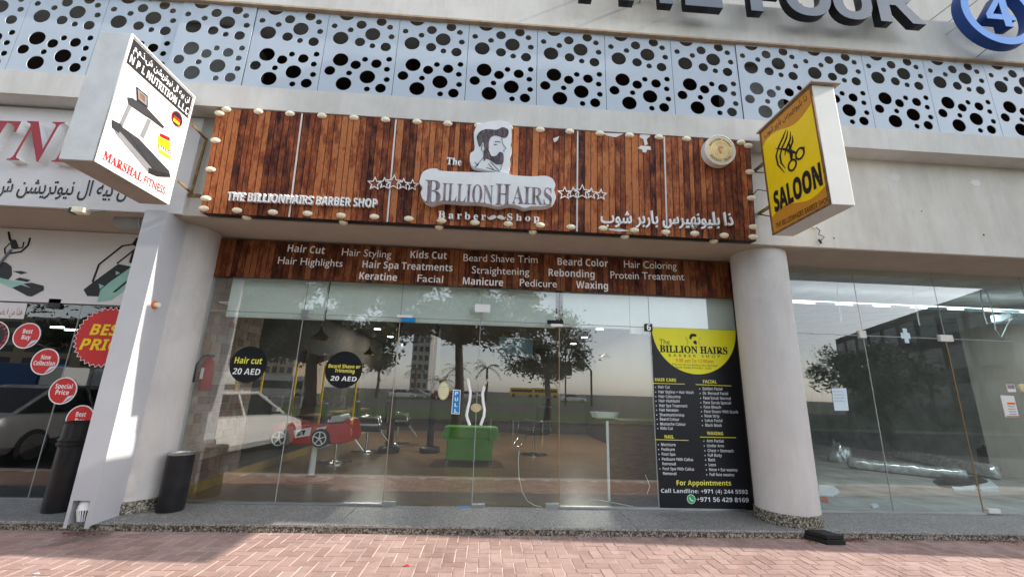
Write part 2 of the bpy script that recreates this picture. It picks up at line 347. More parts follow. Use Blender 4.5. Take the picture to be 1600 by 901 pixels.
M = dict(
    plaster=plaster('cream plaster', (.66, .62, .555), .08), plaster2=plaster('painted band plaster', (.66, .635, .59), .07, .6),
    column=plaster('column paint', (.63, .60, .575), .06, .15), metalpaint=pm('grey painted casing', (.50, .50, .52), .45, var=.04),
    soffit=pm('soffit paint', (.42, .34, .27), .85, var=.06), screen=pm('pale blue grey screen panel', (.455, .51, .57), .4, var=.05, scale=1.2),
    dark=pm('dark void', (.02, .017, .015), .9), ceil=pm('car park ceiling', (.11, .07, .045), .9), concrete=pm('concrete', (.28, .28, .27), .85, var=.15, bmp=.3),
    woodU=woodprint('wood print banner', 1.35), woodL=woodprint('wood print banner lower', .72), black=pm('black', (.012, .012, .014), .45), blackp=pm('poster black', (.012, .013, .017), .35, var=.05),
    seam=pm('white seam', (.7, .68, .64), .6), medal=pm('warm gold medallion', (.72, .56, .30), .35, var=.2, scale=8), cream=pm('cream lamp lens', (.88, .80, .60), .35, var=.08, scale=30), white=pm('white letter', (.90, .90, .89), .4, var=.03),
    white2=pm('warm white lightbox', (.70, .68, .62), .45, var=.05), plate=pm('logo plate white', (.72, .74, .75), .35, var=.05, scale=8),
    mauve=pm('printed mauve grey lettering', (.22, .17, .19), .6, var=.7, scale=40, stretch=(1, 1, .15)), ink=pm('ink', (.02, .018, .02), .5), hair=pm('printed hair', (.09, .07, .08), .6, var=.9, scale=50, stretch=(1, 1, .2)),
    yellow=pm('sign yellow', (.95, .66, .015), .35, var=.04), pyellow=pm('poster yellow', (.85, .80, .03), .4, var=.03), amber=pm('sign amber', (.60, .26, .03), .35, var=.05),
    brown=pm('rusty edge', (.20, .10, .05), .7, var=.4, scale=20), rust=pm('rusted bracket', (.30, .19, .08), .8, var=.5, scale=25, bmp=.4), galv=pm('galvanised side', (.60, .61, .60), .45, .1, var=.12, scale=4),
    print=pm('print white', (.74, .70, .68), .4, var=.02), red=pm('red', (.62, .03, .03), .4, var=.05), redsign=pm('sign red', (.36, .008, .02), .35, var=.06), orange=pm('orange red print', (.75, .16, .02), .4),
    ledge=pm('brown drip edge', (.42, .30, .20), .7, var=.2, scale=10), blue=pm('sign blue', (.09, .28, .70), .35, var=.05), bluedark=pm('blue return', (.015, .05, .20), .4), inkdark=pm('dark printed ink', (.035, .035, .038), .5, var=.2), inkmid=pm('mid grey printed ink', (.20, .20, .21), .5, var=.1), lblue=pm('pull sticker blue', (.02, .25, .62), .4),
    letgrey=pm('grey letter face', (.13, .15, .18), .4, var=.08), letblack=pm('letter return', (.01, .01, .013), .35), chrome=pm('chrome', (.7, .7, .7), .12, 1, var=.03), steel=pm('brushed steel', (.45, .45, .45), .35, 1, var=.1),
    palegreen=pm('pale green print', (.66, .70, .45), .5, var=.1), tintyellow=pm('sticker yellow print', (.9, .85, .12), .4), ptext=pm('poster white text', (.80, .82, .86), .5), rubber=pm('black rubber', (.014, .014, .013), .5, bmp=.3), binm=pm('black bin', (.016, .016, .018), .3, var=.3, scale=8),
    glass=glass('shop glass', (.95, .985, .965), 4.2, dirt_veil=.03), glassR=glass('vacant shop glass', (.92, .955, .945), 2.8, dirt_veil=.03), glassL=glass('gym shop glass', (.75, .8, .78), 1.9, dirt_veil=.005),
    tread=pebbles('terrazzo tread', 110, [(.16, .16, .155), (.34, .33, .31), (.48, .46, .43), (.24, .245, .25), (.38, .36, .33)], (.55, .55, .55), 0, .45),
    riser=pebbles('exposed pebble', 60, [(.30, .25, .17), (.20, .18, .14), (.45, .41, .33), (.12, .11, .10), (.36, .34, .30)], (.12, .1, .08), 1.),
    brick=brickmat(), sand=pm('pale joint sand', (.74, .58, .50), .95, var=.25, scale=4), asphalt=pm('asphalt', (.055, .054, .052), .9, var=.2, bmp=.4), kerb=pm('kerb concrete', (.36, .35, .33), .85, var=.15, bmp=.3),
    grass=pm('lawn', (.045, .08, .02), .95, var=.4, scale=6), trunk=pm('bark', (.09, .065, .045), .95, var=.35, scale=12, bmp=.6), leaf=pm('leaf', (.045, .065, .018), .6, var=.5, scale=5), palm=pm('palm leaf', (.05, .075, .025), .6, var=.3),
    floor=None, offwhite=pm('interior white', (.88, .90, .88), .7, var=.03, scale=1.), intceil=pm('dark interior ceiling', (.10, .10, .10), .9), intwall=pm('brown interior wall', (.04, .032, .026), .8, var=.2),
    green=pm('green sofa leather', (.10, .36, .03), .45, var=.1, scale=3, bmp=.1), toyred=pm('toy car red', (.60, .02, .02), .18, var=.02, spec=.8), gold=pm('gold metal', (.55, .33, .08), .25, 1, var=.1), skirt=pm('oak skirting', (.42, .27, .07), .5, var=.2),
    lamp=em('led light', (1, 1, .97), 6), tube=em('rail fill glow', (.85, .95, 1), 1.4), extred=pm('extinguisher red', (.38, .02, .025), .3), carwhite=pm('white car paint', (.74, .73, .70), .2, spec=.8, var=.02), carsilver=pm('silver car paint', (.35, .36, .37), .25, .5),  # tube: glow added to the vacant shop's pale rail as fill light
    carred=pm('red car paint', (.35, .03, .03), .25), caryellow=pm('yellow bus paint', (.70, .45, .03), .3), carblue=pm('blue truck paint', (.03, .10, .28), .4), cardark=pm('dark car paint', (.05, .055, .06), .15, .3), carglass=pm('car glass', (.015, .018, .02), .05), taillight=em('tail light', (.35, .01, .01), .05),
    tyre=pm('tyre', (.02, .02, .02), .8), plastic=pm('wrapping plastic', (.55, .60, .60), .12, .55, var=.4, scale=12, bmp=1., bscale=18), paper=pm('paper', (.62, .74, .80), .7, var=.04), facade=pm('far building render', (.42, .33, .24), .8, var=.1), fwin=pm('far window', (.03, .04, .05), .15),
    vfloor=pm('dusty vacant floor', (.36, .37, .35), .6, var=.3, scale=2.5), vwall=pm('vacant wall', (.38, .39, .37), .8, var=.25), tealprint=pm('mint machine print', (.30, .55, .46), .4), greyprint=pm('grey machine print', (.20, .20, .21), .4), lgrey=pm('light grey print', (.50, .50, .52), .4),
    greentick=pm('green phone mark', (.03, .50, .15), .4), dgreen=pm('teal grey plate', (.08, .12, .14), .5, var=.3, scale=40), tan=pm('tan reception wood', (.16, .085, .045), .5, var=.3, scale=8, stretch=(1, 1, 6)), beige=pm('beige sticker', (.62, .52, .30), .5, var=.25, scale=60),
    carwood=pm('brass door strip', (.36, .22, .10), .35, .4), litter=pm('dry leaf litter', (.20, .07, .02), .9, var=.5, scale=30), clean=pm('cable grey', (.35, .36, .36), .5), wire=pm('wire', (.03, .03, .03), .5))
def floormat():
    mt, t, b = nodes('brown strip floor')
    mp = t.nodes.new('ShaderNodeMapping'); mp.inputs['Rotation'].default_value = (0, 0, R(28)); g = t.nodes.new('ShaderNodeNewGeometry'); t.links.new(g.outputs['Position'], mp.inputs['Vector'])
    br = t.nodes.new('ShaderNodeTexBrick'); t.links.new(mp.outputs[0], br.inputs['Vector']); br.inputs['Scale'].default_value = 1; br.inputs['Brick Width'].default_value = .5; br.inputs['Row Height'].default_value = .045; br.inputs['Mortar Size'].default_value = .002
    br.inputs['Color1'].default_value = (.17, .10, .055, 1); br.inputs['Color2'].default_value = (.24, .145, .08, 1); br.inputs['Mortar'].default_value = (.05, .03, .02, 1)
    t.links.new(br.outputs[0], b.inputs['Base Color']); b.inputs['Roughness'].default_value = .28; return mt
M['floor'] = floormat()
def stonetile():
    mt, t, b = nodes('stone wall tile'); per = t.nodes.new('ShaderNodeObjectInfo').outputs['Random']
    c = ramp(t, per, [(0, (.26, .17, .13)), (.3, (.48, .31, .23)), (.55, (.55, .49, .42)), (.8, (.40, .24, .18)), (1, (.48, .42, .39))])
    c = mixc(t, .7, c, ramp(t, noise(t, pos(t), 14, 5), [(.3, (.55, .5, .46)), (.7, (1, 1, 1))]), 'MULTIPLY')
    t.links.new(c, b.inputs['Base Color']); b.inputs['Roughness'].default_value = .6; bump(t, b, noise(t, pos(t), 25, 4), .6, .01); return mt
M['stone'] = stonetile(); M['grout'] = pm('pale grout', (.66, .62, .55), .9)

# ------------------------------------------------------------------ the ground
XL, XR = -9.0, 10.2
GZ = -.20                                     # road level below the pavement
pav = tag(put('pavement', mesh([(XL, -2.05, -.004), (XR, -2.05, -.004), (XR, -.72, -.004), (XL, -.72, -.004)], [(0, 1, 2, 3)]), M['sand']), kind='structure')
b = MB()
b.box((XL, -2.17, GZ-.1), (XR, -2.05, -.001)); tag(b.build('kerb', M['kerb'], bevel=.01), kind='structure')
gr = MB(); gr.add([(-400, -500, GZ), (400, -500, GZ), (400, -2.17, GZ), (-400, -2.17, GZ)], [(0, 1, 2, 3)])
tag(gr.build('road', M['asphalt']), kind='structure')
# herringbone bricks: the nearest 300 in view one by one, the rest joined
bw, joint = .1, .011
cells = []
for i in range(int(XL/bw), int(XR/bw)):
    for j in range(-20, -7):
        k = (i-j) % 4
        if k == 0: cells.append((i*bw, j*bw, 2*bw, bw))
        elif k == 3: cells.append((i*bw, j*bw, bw, 2*bw))
def brick_mesh(lx, ly):
    g = joint/2
    return mesh(*(lambda q: (q.v, q.f))(MB().box((g, g, -.04), (lx-g, ly-g, 0))), bevel=0)
def inview(x, y):
    d = np.array((x, y, 0))-CAM; z = d@FW
    if z <= 0: return False
    a, c = 800+F*(d@RT)/z, 450.5-F*(d@UP)/z
    return -10 < a < 1610 and c < 905
vis = [c for c in cells if inview(c[0]+c[2]/2, c[1]+c[3]/2) and c[1]+c[3] <= -.72+1e-6]
vis.sort(key=lambda c: np.hypot(c[0]+c[2]/2, c[1]+5.33)); near = vis[:300]; ns = set(near)
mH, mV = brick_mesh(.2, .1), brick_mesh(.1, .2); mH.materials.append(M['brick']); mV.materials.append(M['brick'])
rnd = random.Random(5)
for c in near:
    o = bpy.data.objects.new('brick', mH if c[2] > c[3] else mV); link(o, pav); o.location = (c[0], c[1], rnd.uniform(-.0015, .0015)); ORG[o.name] = Vector()
b = MB(); tones = []
for c in cells:
    if c in ns: continue
    y1 = min(c[1]+c[3], -.722); g = joint/2
    if y1-c[1] < .03 or c[0]+c[2] > XR: continue
    z = rnd.uniform(-.0015, .0015)
    b.box((c[0]+g, c[1]+g, -.04), (c[0]+c[2]-g, y1-(g if y1 > -.73 else g), z)); tones += [rnd.random()]*6
me = mesh(b.v, b.f); at = me.attributes.new('tone', 'FLOAT', 'FACE')
if len(me.polygons) == len(tones): at.data.foreach_set('value', tones)
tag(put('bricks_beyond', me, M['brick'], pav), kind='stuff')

# granite step
st = tag(empty('granite_step'), kind='structure')
x = XL; slabs = [-9, -7.2, -5.4, -3.4, -1.4, 1.62, 3.2, 5.0, 6.9, 8.6, 10.2]
for a, c in zip(slabs, slabs[1:]):
    MB().box((a+.002, -.73, .052), (c-.002, .03, .075)).build('slab', M['tread'], st, bevel=.004)
MB().box((XL, -.715, -.05), (XR, .02, .052)).build('riser', M['riser'], st)

# ------------------------------------------------------------------ the building
YF, ZF = -.72, 3.235
bd = thing('commercial_building', 'cream rendered commercial building with perforated grey screens above the shopfronts', 'building', (0, 0, 0))
YB = -.965
boxo('fascia_wall', (XL, YF, ZF), (XR, -.4, 4.56), M['plaster'], bd)
boxo('soffit', (XL, YF+.01, ZF-.012), (XR, .30, ZF-.001), M['soffit'], bd)
boxo('upper_band', (XL, YB, 4.50), (XR, -.45, 4.80), M['plaster2'], bd)
boxo('slab_edge', (XL, -.98, 5.985), (XR, -.3, 6.58), M['plaster2'], bd)
boxo('drip_edge', (XL, -.988, 5.958), (XR, -.85, 5.983), M['ledge'], bd)
boxo('upper_wall', (XL, -.62, 6.582), (XR, -.2, 15), M['plaster'], bd)
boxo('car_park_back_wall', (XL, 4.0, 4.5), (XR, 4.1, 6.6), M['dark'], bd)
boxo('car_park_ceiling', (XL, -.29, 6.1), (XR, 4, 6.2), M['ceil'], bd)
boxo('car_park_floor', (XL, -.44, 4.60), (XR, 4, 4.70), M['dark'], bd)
for k, (xa, xb) in enumerate(((-4.25, -3.35), (3.35, 3.95))):
    boxo('concrete_column', (xa, -.62, 4.7), (xb, -.1, 5.96), M['concrete'], bd)
for xx in (-1.6, .6, 5.6): boxo('ceiling_beam', (xx, -.25, 5.9), (xx+.3, 3.9, 6.09), M['ceil'], bd)
# perforated panels
HO = [(.948, 5.975, .038), (.556, 5.781, .037), (.884, 5.828, .063), (1.126, 5.895, .063), (.76, 5.737, .037), (1.239, 5.822, .038), (.653, 5.604, .095), (1.036, 5.697, .094), (1.272, 5.678, .038), (.893, 5.566, .064), (1.05, 5.523, .037), (1.214, 5.52, .065), (.692, 5.287, .094), (.984, 5.316, .037), (1.127, 5.264, .064), (1.275, 5.341, .037), (.881, 5.227, .063), (.583, 5.12, .065), (1.262, 5.194, .037), (.816, 5.103, .036), (1.039, 5.065, .094), (1.275, 5.046, .037), (.768, 4.948, .094), (1.053, 4.894, .036), (1.213, 4.918, .065), (.689, 5.974, .097)]
PW, PB, PT = .881, 4.83, 5.945
lp = [[(0, 4.79), (PW-.006, 4.79), (PW-.006, 5.965), (0, 5.965)]]
for hx, hz, r in HO:
    pts = [(max(.01, min(PW-.02, px_-.477)), min(max(pz, PB+.012), PT)) for px_, pz in circ(hx, hz, r, 22)]
    q = [p for i, p in enumerate(pts) if not (p[1] in (PT, PB+.012) and pts[i-1][1] == p[1] == pts[(i+1) % len(pts)][1])]
    if len(q) > 3: lp.append(q)
pme = loops_mesh(lp, .006); pme.transform(plane_matrix(front(0), 0, 0, 0)); pme.materials.clear(); pme.materials.append(M['screen'])
for k in range(-10, 11):
    xx = .477+k*PW
    if xx < XL or xx+PW > XR+.3: continue
    o = bpy.data.objects.new('perforated_panel', pme); link(o, bd); o.location = (xx, -.93-(.012 if k in (-5, 3) else 0), 0)
# wing beyond the frame on the right, that throws the long shadow line on the pavement
wg = thing('building_wing', 'projecting cream wing of the building past the right hand shop', 'building', (13, 0, 0))
b = MB().box((10.2, -1.63, -.2), (17, 3, 16)); b.build('wall', M['plaster'], wg)
for x, y, r in ((1387, 249, .012), (1515, 257, .012), (1537, 367, .012), (1303, 372, .01), (1440, 330, .008)):
    p = PY(x, y, YF); MB().lathe([(r, -.001), (r, .003)], (p[0], YF, p[2]), 10, 'y').build('anchor_hole', M['dark'], bd)
for x, y, w_, h_ in ((1395, 277, .09, .06), (1524, 286, .07, .05)):
    p = PY(x, y, YF); q = [(p[0]+w_*(1+.35*math.sin(k*2.3))*math.cos(k*.52), p[2]+h_*(1+.3*math.cos(k*3.1))*math.sin(k*.52)) for k in range(12)]; shape('filler_patch', [q], front(YF), .0, .003, M['seam'], bd)
# round columns
def round_col(cx, label, cyy=-.35, r=.32):
    c = thing('round_column', label, 'column', (cx, cyy, .075), 'round columns in front of the shops')
    MB().lathe([(r, .19), (r, ZF-.014)], (cx, cyy, 0), 64).build('shaft', M['column'], c, smooth=40)
    MB().lathe([(r+.018, .076), (r+.018, .185), (r+.002, .195)], (cx, cyy, 0), 64).build('pebble_base', M['riser'], c, smooth=40)
round_col(3.487, 'round cream column beside the black and yellow price poster')
round_col(-3.742, 'round cream column behind the square grey drainpipe casing', -.22, .30)
# square drainpipe casing with grille
pc = thing('drainpipe_casing', 'square light grey drainpipe casing with slatted white outlet at its foot', 'pipe casing', (-3.8, -.6, .05))
x0, x1, yf, yb = -3.85, -3.62, -.83, -.40
b = MB(); b.box((x0, yf, .30), (x1, yb, ZF-.002))
b.add([], []); b.box((x0, yf, .055), (x0+.05, yb, .30)); b.box((x1-.05, yf, .055), (x1, yb, .30))
b = MB(); b.prism([(x0, .05), (x0+.03, .05), (x0+.03, .285), (x1-.045, .285), (x1-.045, .05), (x1, .05), (x1, ZF-.002), (x0, ZF-.002)], front(0), -yf-.004, -yf)
b.box((x1-.004, yf+.004, .07), (x1, yb, ZF-.002)); b.box((x0, yf+.004, .07), (x0+.004, yb, ZF-.002)); b.box((x0+.004, yf+.01, .287), (x1-.004, yb, .291))
b.build('casing', M['metalpaint'], pc, smooth=30)
boxo('cavity', (x0+.006, yf+.19, .077), (x1-.006, yf+.20, .281), M['dark'], pc)
OX, OY = (x0+x1)/2-.01, yf+.095
MB().lathe([(.045, .08), (.05, .27)], (OX, OY, 0), 20).build('outlet_core', M['dark'], pc)
MB().lathe([(.080, .195), (.078, .23), (.066, .262), (.04, .276)], (OX, OY, 0), 28).build('outlet', M['white'], pc, smooth=40)
for k in range(13):
    a = math.pi*(k/12); MB().tube([(OX-math.cos(a)*.079, OY-math.sin(a)*.079, .197), (OX-math.cos(a)*.055, OY-math.sin(a)*.055, .092)], .0055, 5).build('slat', M['white'], pc)
MB().lathe([(.056, .076), (.06, .08), (.06, .094), (.05, .097)], (OX, OY, 0), 24).build('outlet_rim', M['letgrey'], pc)
# little round cap on the casing
sc_ = thing('wall_plug', 'small cream plug with red rim stuck high on the drainpipe casing', 'cap', tuple(PX(241, 476, x1)))
P_ = PX(241, 476, x1)
MB().lathe([(.042, 0), (.042, .012), (.03, .016)], (P_[0], P_[1], P_[2]), 20, 'x').build('rim', M['orange'], sc_, smooth=40)
MB().lathe([(.026, .016), (.026, .05), (.02, .056)], (P_[0], P_[1], P_[2]), 16, 'x').build('plug', M['cream'], sc_, smooth=40)

# ------------------------------------------------------------------ glazing
def shopfront(name, label, seams, top, gm, doors=(), z0=.085, ztr=2.27, ups=None, edge=None):
    s = thing(name, label, 'shopfront', (seams[0], 0, z0))
    g = .004
    for i, (a, c) in enumerate(zip(seams, seams[1:])):
        zb = z0+.004
        MB().box((a+g, -.005, zb), (c-g, .005, ztr-.004)).build('glass_door' if i in doors else 'glass_pane', gm, s)
    for a, c in zip((ups or seams), (ups or seams)[1:]):
        MB().box((a+g, -.005, ztr+.004), (c-g, .005, top)).build('glass_pane', gm, s)
    for x_ in (ups or seams)[1:-1]: MB().box((x_-.003, -.006, ztr), (x_+.003, .006, top)).build('joint', M['clean'], s)
    for i, x_ in enumerate(seams[1:-1]):
        MB().box((x_-.004, -.007, z0), (x_+.004, .007, ztr)).build('joint', (edge or {}).get(i+1, M['clean']), s)
    MB().box((seams[0], -.007, ztr-.004), (seams[-1], .007, ztr+.004)).build('joint', M['clean'], s)
    return s
MS = shopfront('glass_shopfront', 'frameless glass front of the barber shop with double doors', [-3.53, -2.34, -1.13, -.102, .926, 2.133, 3.31], 2.72, M['glass'], (2, 3), edge={4: M['carwood'], 2: M['ledge']})
for a, c in ((-3.5, -1.13), (.93, 3.2)): boxo('floor_channel', (a, -.03, .076), (c, .03, .10), M['steel'], MS, bevel=.002)
boxo('jamb', (-3.538, -.03, .076), (-3.505, .03, 3.22), M['clean'], MS)
for x, y, ww, hh, mt in ((477, 490, .10, .10, 'steel'), (607, 788, .16, .065, 'steel'), (747, 791, .16, .06, 'steel'), (863, 791, .16, .065, 'steel')):
    p = PY(x, y, -.02); boxo('clamp', (p[0]-ww/2, -.028, p[2]-hh/2), (p[0]+ww/2, .02, p[2]+hh/2), M[mt], MS, bevel=.004)
for x, y, ww, hh, mt, l_ in ((638, 499, .17, .06, 'lblue', None), (868, 503, .21, .05, 'letblack', None), (1014, 511, .095, .095, 'letblack', None), (724, 795, .14, .05, 'blue', None), (870, 508, .16, .035, 'white', None), (632, 494, .19, .03, 'white', None)):
    p = PY(x, y, -.03); boxo('clamp', (p[0]-ww/2, -.034 - (.01 if mt in ('white',) else 0), p[2]-hh/2), (p[0]+ww/2, .02, p[2]+hh/2), M[mt], MS, bevel=.004)
p6 = front(-.036); tpx('6', p6, 1011, 516, 1017, 516, M['steel'], MS, st='b', cappx=10, name='number')
# door handles: S-shaped steel bars
for pts, in (([(731, 591), (733, 602), (735, 613), (734, 625), (731, 637), (729, 648), (731, 656), (734, 664)],), ([(762, 592), (757, 603), (754, 614), (755, 628), (757, 640), (756, 650), (753, 658), (751, 664)],)):
    pl = [PY(x, y, -.055) for x, y in pts]
    h = MB().tube(pl, .017, 12).build('handle', M['white'], MS, smooth=60)
    for q in (pl[1], pl[-2]): MB().tube([q, (q[0], -.006, q[2])], .01, 8).build('stud', M['steel'], h)
# lock
p = PY(744, 637, -.01); MB().lathe([(.05, 0), (.05, .014), (.02, .02)], (p[0], -.006, p[2]), 24, 'y').build('lock', M['beige'], MS, smooth=40)

RS = shopfront('vacant_glass_shopfront', 'frameless greenish glass front of the vacant shop on the right', [3.85, 5.10, 6.29, 7.65, 9.2, 10.2], 3.21, M['glassR'], (3,), edge={2: M['carwood']})
boxo('floor_channel', (3.85, -.03, .076), (6.29, .03, .10), M['kerb'], RS, bevel=.002)
for x, y, ww, hh in ((1348, 522, .10, .10), (1479, 528, .19, .09), (1554, 798, .16, .05)):
    p = PY(x, y, -.02); boxo('clamp', (p[0]-ww/2, -.026, p[2]-hh/2), (p[0]+ww/2, .02, p[2]+hh/2), M['white2'], RS, bevel=.004)
p = PY(1416, 524, -.02); boxo('clamp', (p[0]-.065, -.012, p[2]-.04), (p[0]+.065, -.006, p[2]+.04), M['paper'], RS); boxo('clamp', (p[0]-.03, -.016, p[2]-.1), (p[0]+.03, -.0125, p[2]+.1), M['paper'], RS)
LS = shopfront('gym_glass_shopfront', 'dark glass front of the fitness shop behind red stickers', [-9.0, -6.5, -5.0, -3.98], 2.27, M['glassL'])
boxo('floor_channel', (-9, -.03, .076), (-3.98, .03, .10), M['steel'], LS, bevel=.002)
p = PY(86, 474, -.02); boxo('clamp', (p[0]-.075, -.03, p[2]-.06), (p[0]+.075, .02, p[2]+.06), M['letblack'], LS, bevel=.004)

# ------------------------------------------------------------------ main wooden sign
YS = -.85; TH = R(4.4)
class Leaning(Plane):
    """the board leans out at the top: things are built upright, then the whole sign is turned about its lower edge"""
    def px(s, x, y):
        n_ = YS-s.O[1]; O_ = np.array((0, YS, 3.222)); V_ = np.array((0, -math.sin(TH), math.cos(TH))); N_ = np.array((0, -math.cos(TH), -math.sin(TH))); O_ = O_+N_*n_
        d = ray(x, y); t = ((O_-CAM)@N_)/(d@N_); p = CAM+d*t-O_
        return (p[0], p@V_+3.222)
def lean(c): return Leaning((0, c, 0), (1, 0, 0), (0, 0, 1))
SP = lean(YS)
sg = thing('barber_shop_sign', 'wide wood plank sign board of the barber shop edged with round lamps', 'sign', (0, YF, 3.9))
bl, br_ = SP.px(312, 330), SP.px(1186, 379); tl, tr = SP.px(347, 168), SP.px(1174, 215)
SX0, SX1, SZ0, SZ1 = -3.255, 3.165, 3.222, 4.497
boxo('board', (SX0+.01, YS+.006, SZ0), (SX1-.01, YF-.001, SZ1), M['black'], sg)
n = 90; pwid = (SX1-SX0)/n; rr = random.Random(3)
xs = [SX0]
while xs[-1] < SX1-.04: xs.append(min(SX1, xs[-1]+pwid*rr.uniform(.8, 1.2)))
for a, c in zip(xs, xs[1:]):
    if c-a < .02: continue
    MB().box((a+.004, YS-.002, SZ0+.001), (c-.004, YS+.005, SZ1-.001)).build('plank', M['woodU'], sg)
for (xa, ya, xb, yb_) in ((472, 176, 453, 335), (621, 186, 603, 347), (763, 195, 763, 200), (902, 203, 902, 364), (1033, 213, 1047, 368)):
    u = (SP.px(xa, ya)[0]+SP.px(xb, yb_)[0])/2
    if xa == 763: continue
    boxo('seam_strip', (u-.009, YS-.004, SZ0+.003), (u+.009, YS-.0012, SZ1-.003), M['seam'], sg)
# lamps along the edge of the board
lm = MB().lathe([(.001, -.004), (.046, -.004), (.05, .006), (.044, .022), (.026, .034), (.001, .037)], (0, 0, 0), 18, 'y'); lme = mesh([(a*1.12, b_, c*.66) for a, b_, c in lm.v], lm.f, 50); lme.materials.append(M['cream'])
lm = MB().lathe([(.001, .002), (.046, .002), (.05, -.006), (.044, -.022), (.026, -.032), (.001, -.034)], (0, 0, 0), 18); lmd = mesh(lm.v, lm.f, 50); lmd.materials.append(M['cream'])
lm = MB().lathe([(.001, -.002), (.046, -.002), (.05, .006), (.044, .022), (.026, .034), (.001, .036)], (0, 0, 0), 18, ); lmu = mesh(lm.v, lm.f, 50); lmu.materials.append(M['cream'])
def lamp(me, x, y, z):
    o = bpy.data.objects.new('lamp', me); link(o, sg); o.location = Vector((x, y, z))-Vector((0, YF, 3.9)); ORG[o.name] = Vector()
for x, y in ((319, 326), (371, 329), (427, 332), (481, 334), (533, 337), (585, 339), (639, 342), (690, 345), (742, 348), (794, 350), (844, 352), (892, 355), (942, 357), (991, 360), (1040, 363), (1085, 365), (1131, 368), (1176, 371)):
    u, v = SP.px(x, y); lamp(lme, u, YS, max(v, SZ0+.045))
for x in (405, 454, 504, 554, 603, 652, 700, 748, 795, 844, 890, 937, 983, 1029, 1072, 1115, 1157, 355):
    u, v = SP.px(x, 172.5+(x-405)*.0622+rr.uniform(-.8, .8)); lamp(lme, u, YS-.0, min(v, SZ1-.02))
for x, y in ((345, 178), (335, 220), (325, 265), (314, 310)):
    u, v = SP.px(x, y); lamp(lme, SX0+.045, YS, v)
for x, y in ((1165, 228), (1169, 269), (1174, 310), (1180, 355)):
    u, v = SP.px(x, y); lamp(lme, SX1-.045, YS, v)
for x in (380, 534, 686, 834, 979, 1118):
    u, v = SP.px(x, 340); lamp(lmd, u, YS+.065, SZ0)
# logo plate: portrait + name cloud
LP = lean(YS)
head = [(757, 199), (772, 196), (790, 197), (797, 203), (799, 220), (797, 232), (799, 240), (796, 252), (797, 262), (795, 272), (793, 279), (775, 274), (755, 270), (737, 264), (735, 247), (741, 242), (742, 232), (741, 222), (742, 211), (747, 203)]
pl1 = shape('logo_plate', [spl(pxs(LP, head), 3)], LP, .012, .10, M['plate'], sg)
cloud = [(660, 285), (663, 277), (672, 272), (684, 271), (695, 275), (760, 277), (778, 276), (790, 277), (800, 281), (830, 283), (848, 282), (860, 286), (865, 296), (863, 304), (866, 314), (862, 323), (850, 328), (830, 328), (818, 331), (808, 327), (795, 325), (778, 328), (765, 325), (745, 322), (725, 322), (705, 320), (690, 320), (675, 324), (664, 318), (660, 308), (663, 300), (658, 293)]
pl2 = shape('logo_plate', [spl(pxs(LP, cloud), 3)], LP, .005, .13, M['plate'], sg)
LC = lean(YS-.13); LH = lean(YS-.10)
text('B', LC, LC.px(663, 317), LC.px(688, 318), M['mauve'], pl2, 's', caph=abs(LC.px(663, 317)[1]-LC.px(663, 281)[1]), n=.003)
text('ILLION', LC, LC.px(690, 315), LC.px(770, 319), M['mauve'], pl2, 's', caph=abs(LC.px(690, 315)[1]-LC.px(690, 286)[1]), n=.003, split=True)
text('H', LC, LC.px(774, 320), LC.px(797, 321), M['mauve'], pl2, 's', caph=abs(LC.px(774, 320)[1]-LC.px(774, 287)[1]), n=.003)
text('AIRS', LC, LC.px(800, 318), LC.px(862, 321), M['mauve'], pl2, 's', caph=abs(LC.px(800, 317)[1]-LC.px(800, 290)[1]), n=.003, split=True)
hd = lambda *p: [spl(pxs(LH, p), 3)]
shape('portrait_hair', hd((745, 214), (750, 206), (760, 202), (776, 203), (785, 199), (794, 203), (794, 211), (788, 216), (776, 212), (768, 214), (764, 222), (763, 236), (757, 232), (755, 222), (750, 230), (747, 224)), LH, .001, .004, M['hair'], pl1)
shape('portrait_beard', hd((763, 234), (768, 244), (776, 243), (780, 238), (786, 240), (787, 249), (785, 256), (776, 257), (768, 252), (760, 248), (756, 252), (756, 236)), LH, .001, .004, M['hair'], pl1)
for q in (((784, 216), (786, 226), (791, 232), (787, 235), (788, 238)), ((773, 222), (778, 221), (782, 223)), ((772, 226), (777, 226)), ((754, 226), (752, 233), (755, 238), (757, 233)), ((745, 258), (752, 250), (756, 245)), ((766, 253), (775, 262), (786, 274)), ((763, 256), (772, 266)), ((760, 262), (772, 266), (790, 272)), ((742, 253), (746, 260), (748, 256), (742, 262)), ((785, 256), (782, 266))):
    MB().tube([LH.at(*LH.px(*a), .002) for a in q], .0035, 5).build('portrait_line', M['ink'], pl1)
# writing on the board
tpx('The', SP, 698, 258, 721, 260, M['white'], sg, st='s', ext=.03, cappx=10, split=True, n=.006)
tpx('Barber', SP, 685, 342, 759, 345, M['white'], sg, st='s', ext=.03, cappx=11, split=True, n=.006, spacing=1.5)
tpx('Shop', SP, 792, 345, 842, 347, M['white'], sg, st='s', ext=.03, cappx=10, split=True, n=.006, spacing=1.5)
for s_ in (1, -1):
    q = [(776+s_*0, 340), (776+s_*4, 337), (776+s_*8, 338), (776+s_*12, 341), (776+s_*15, 340), (776+s_*12, 344), (776+s_*7, 344), (776+s_*2, 342)]
    shape('moustache', [pxs(SP, q)], SP, .006, .03, M['seam'], sg)
for c_ in text('THE BILLIONHAIRS BARBER SHOP', SP, SP.px(358, 315), SP.px(590, 326), M['white'], sg, 'b', ext=.04, caph=.1, n=.006, split=True): pass
text('ذا بليونهيرس باربر شوب', SP, SP.px(938, 349), SP.px(1144, 353), M['white'], sg, 'ar', ext=.03, n=.006, caph=.15, off=.012)
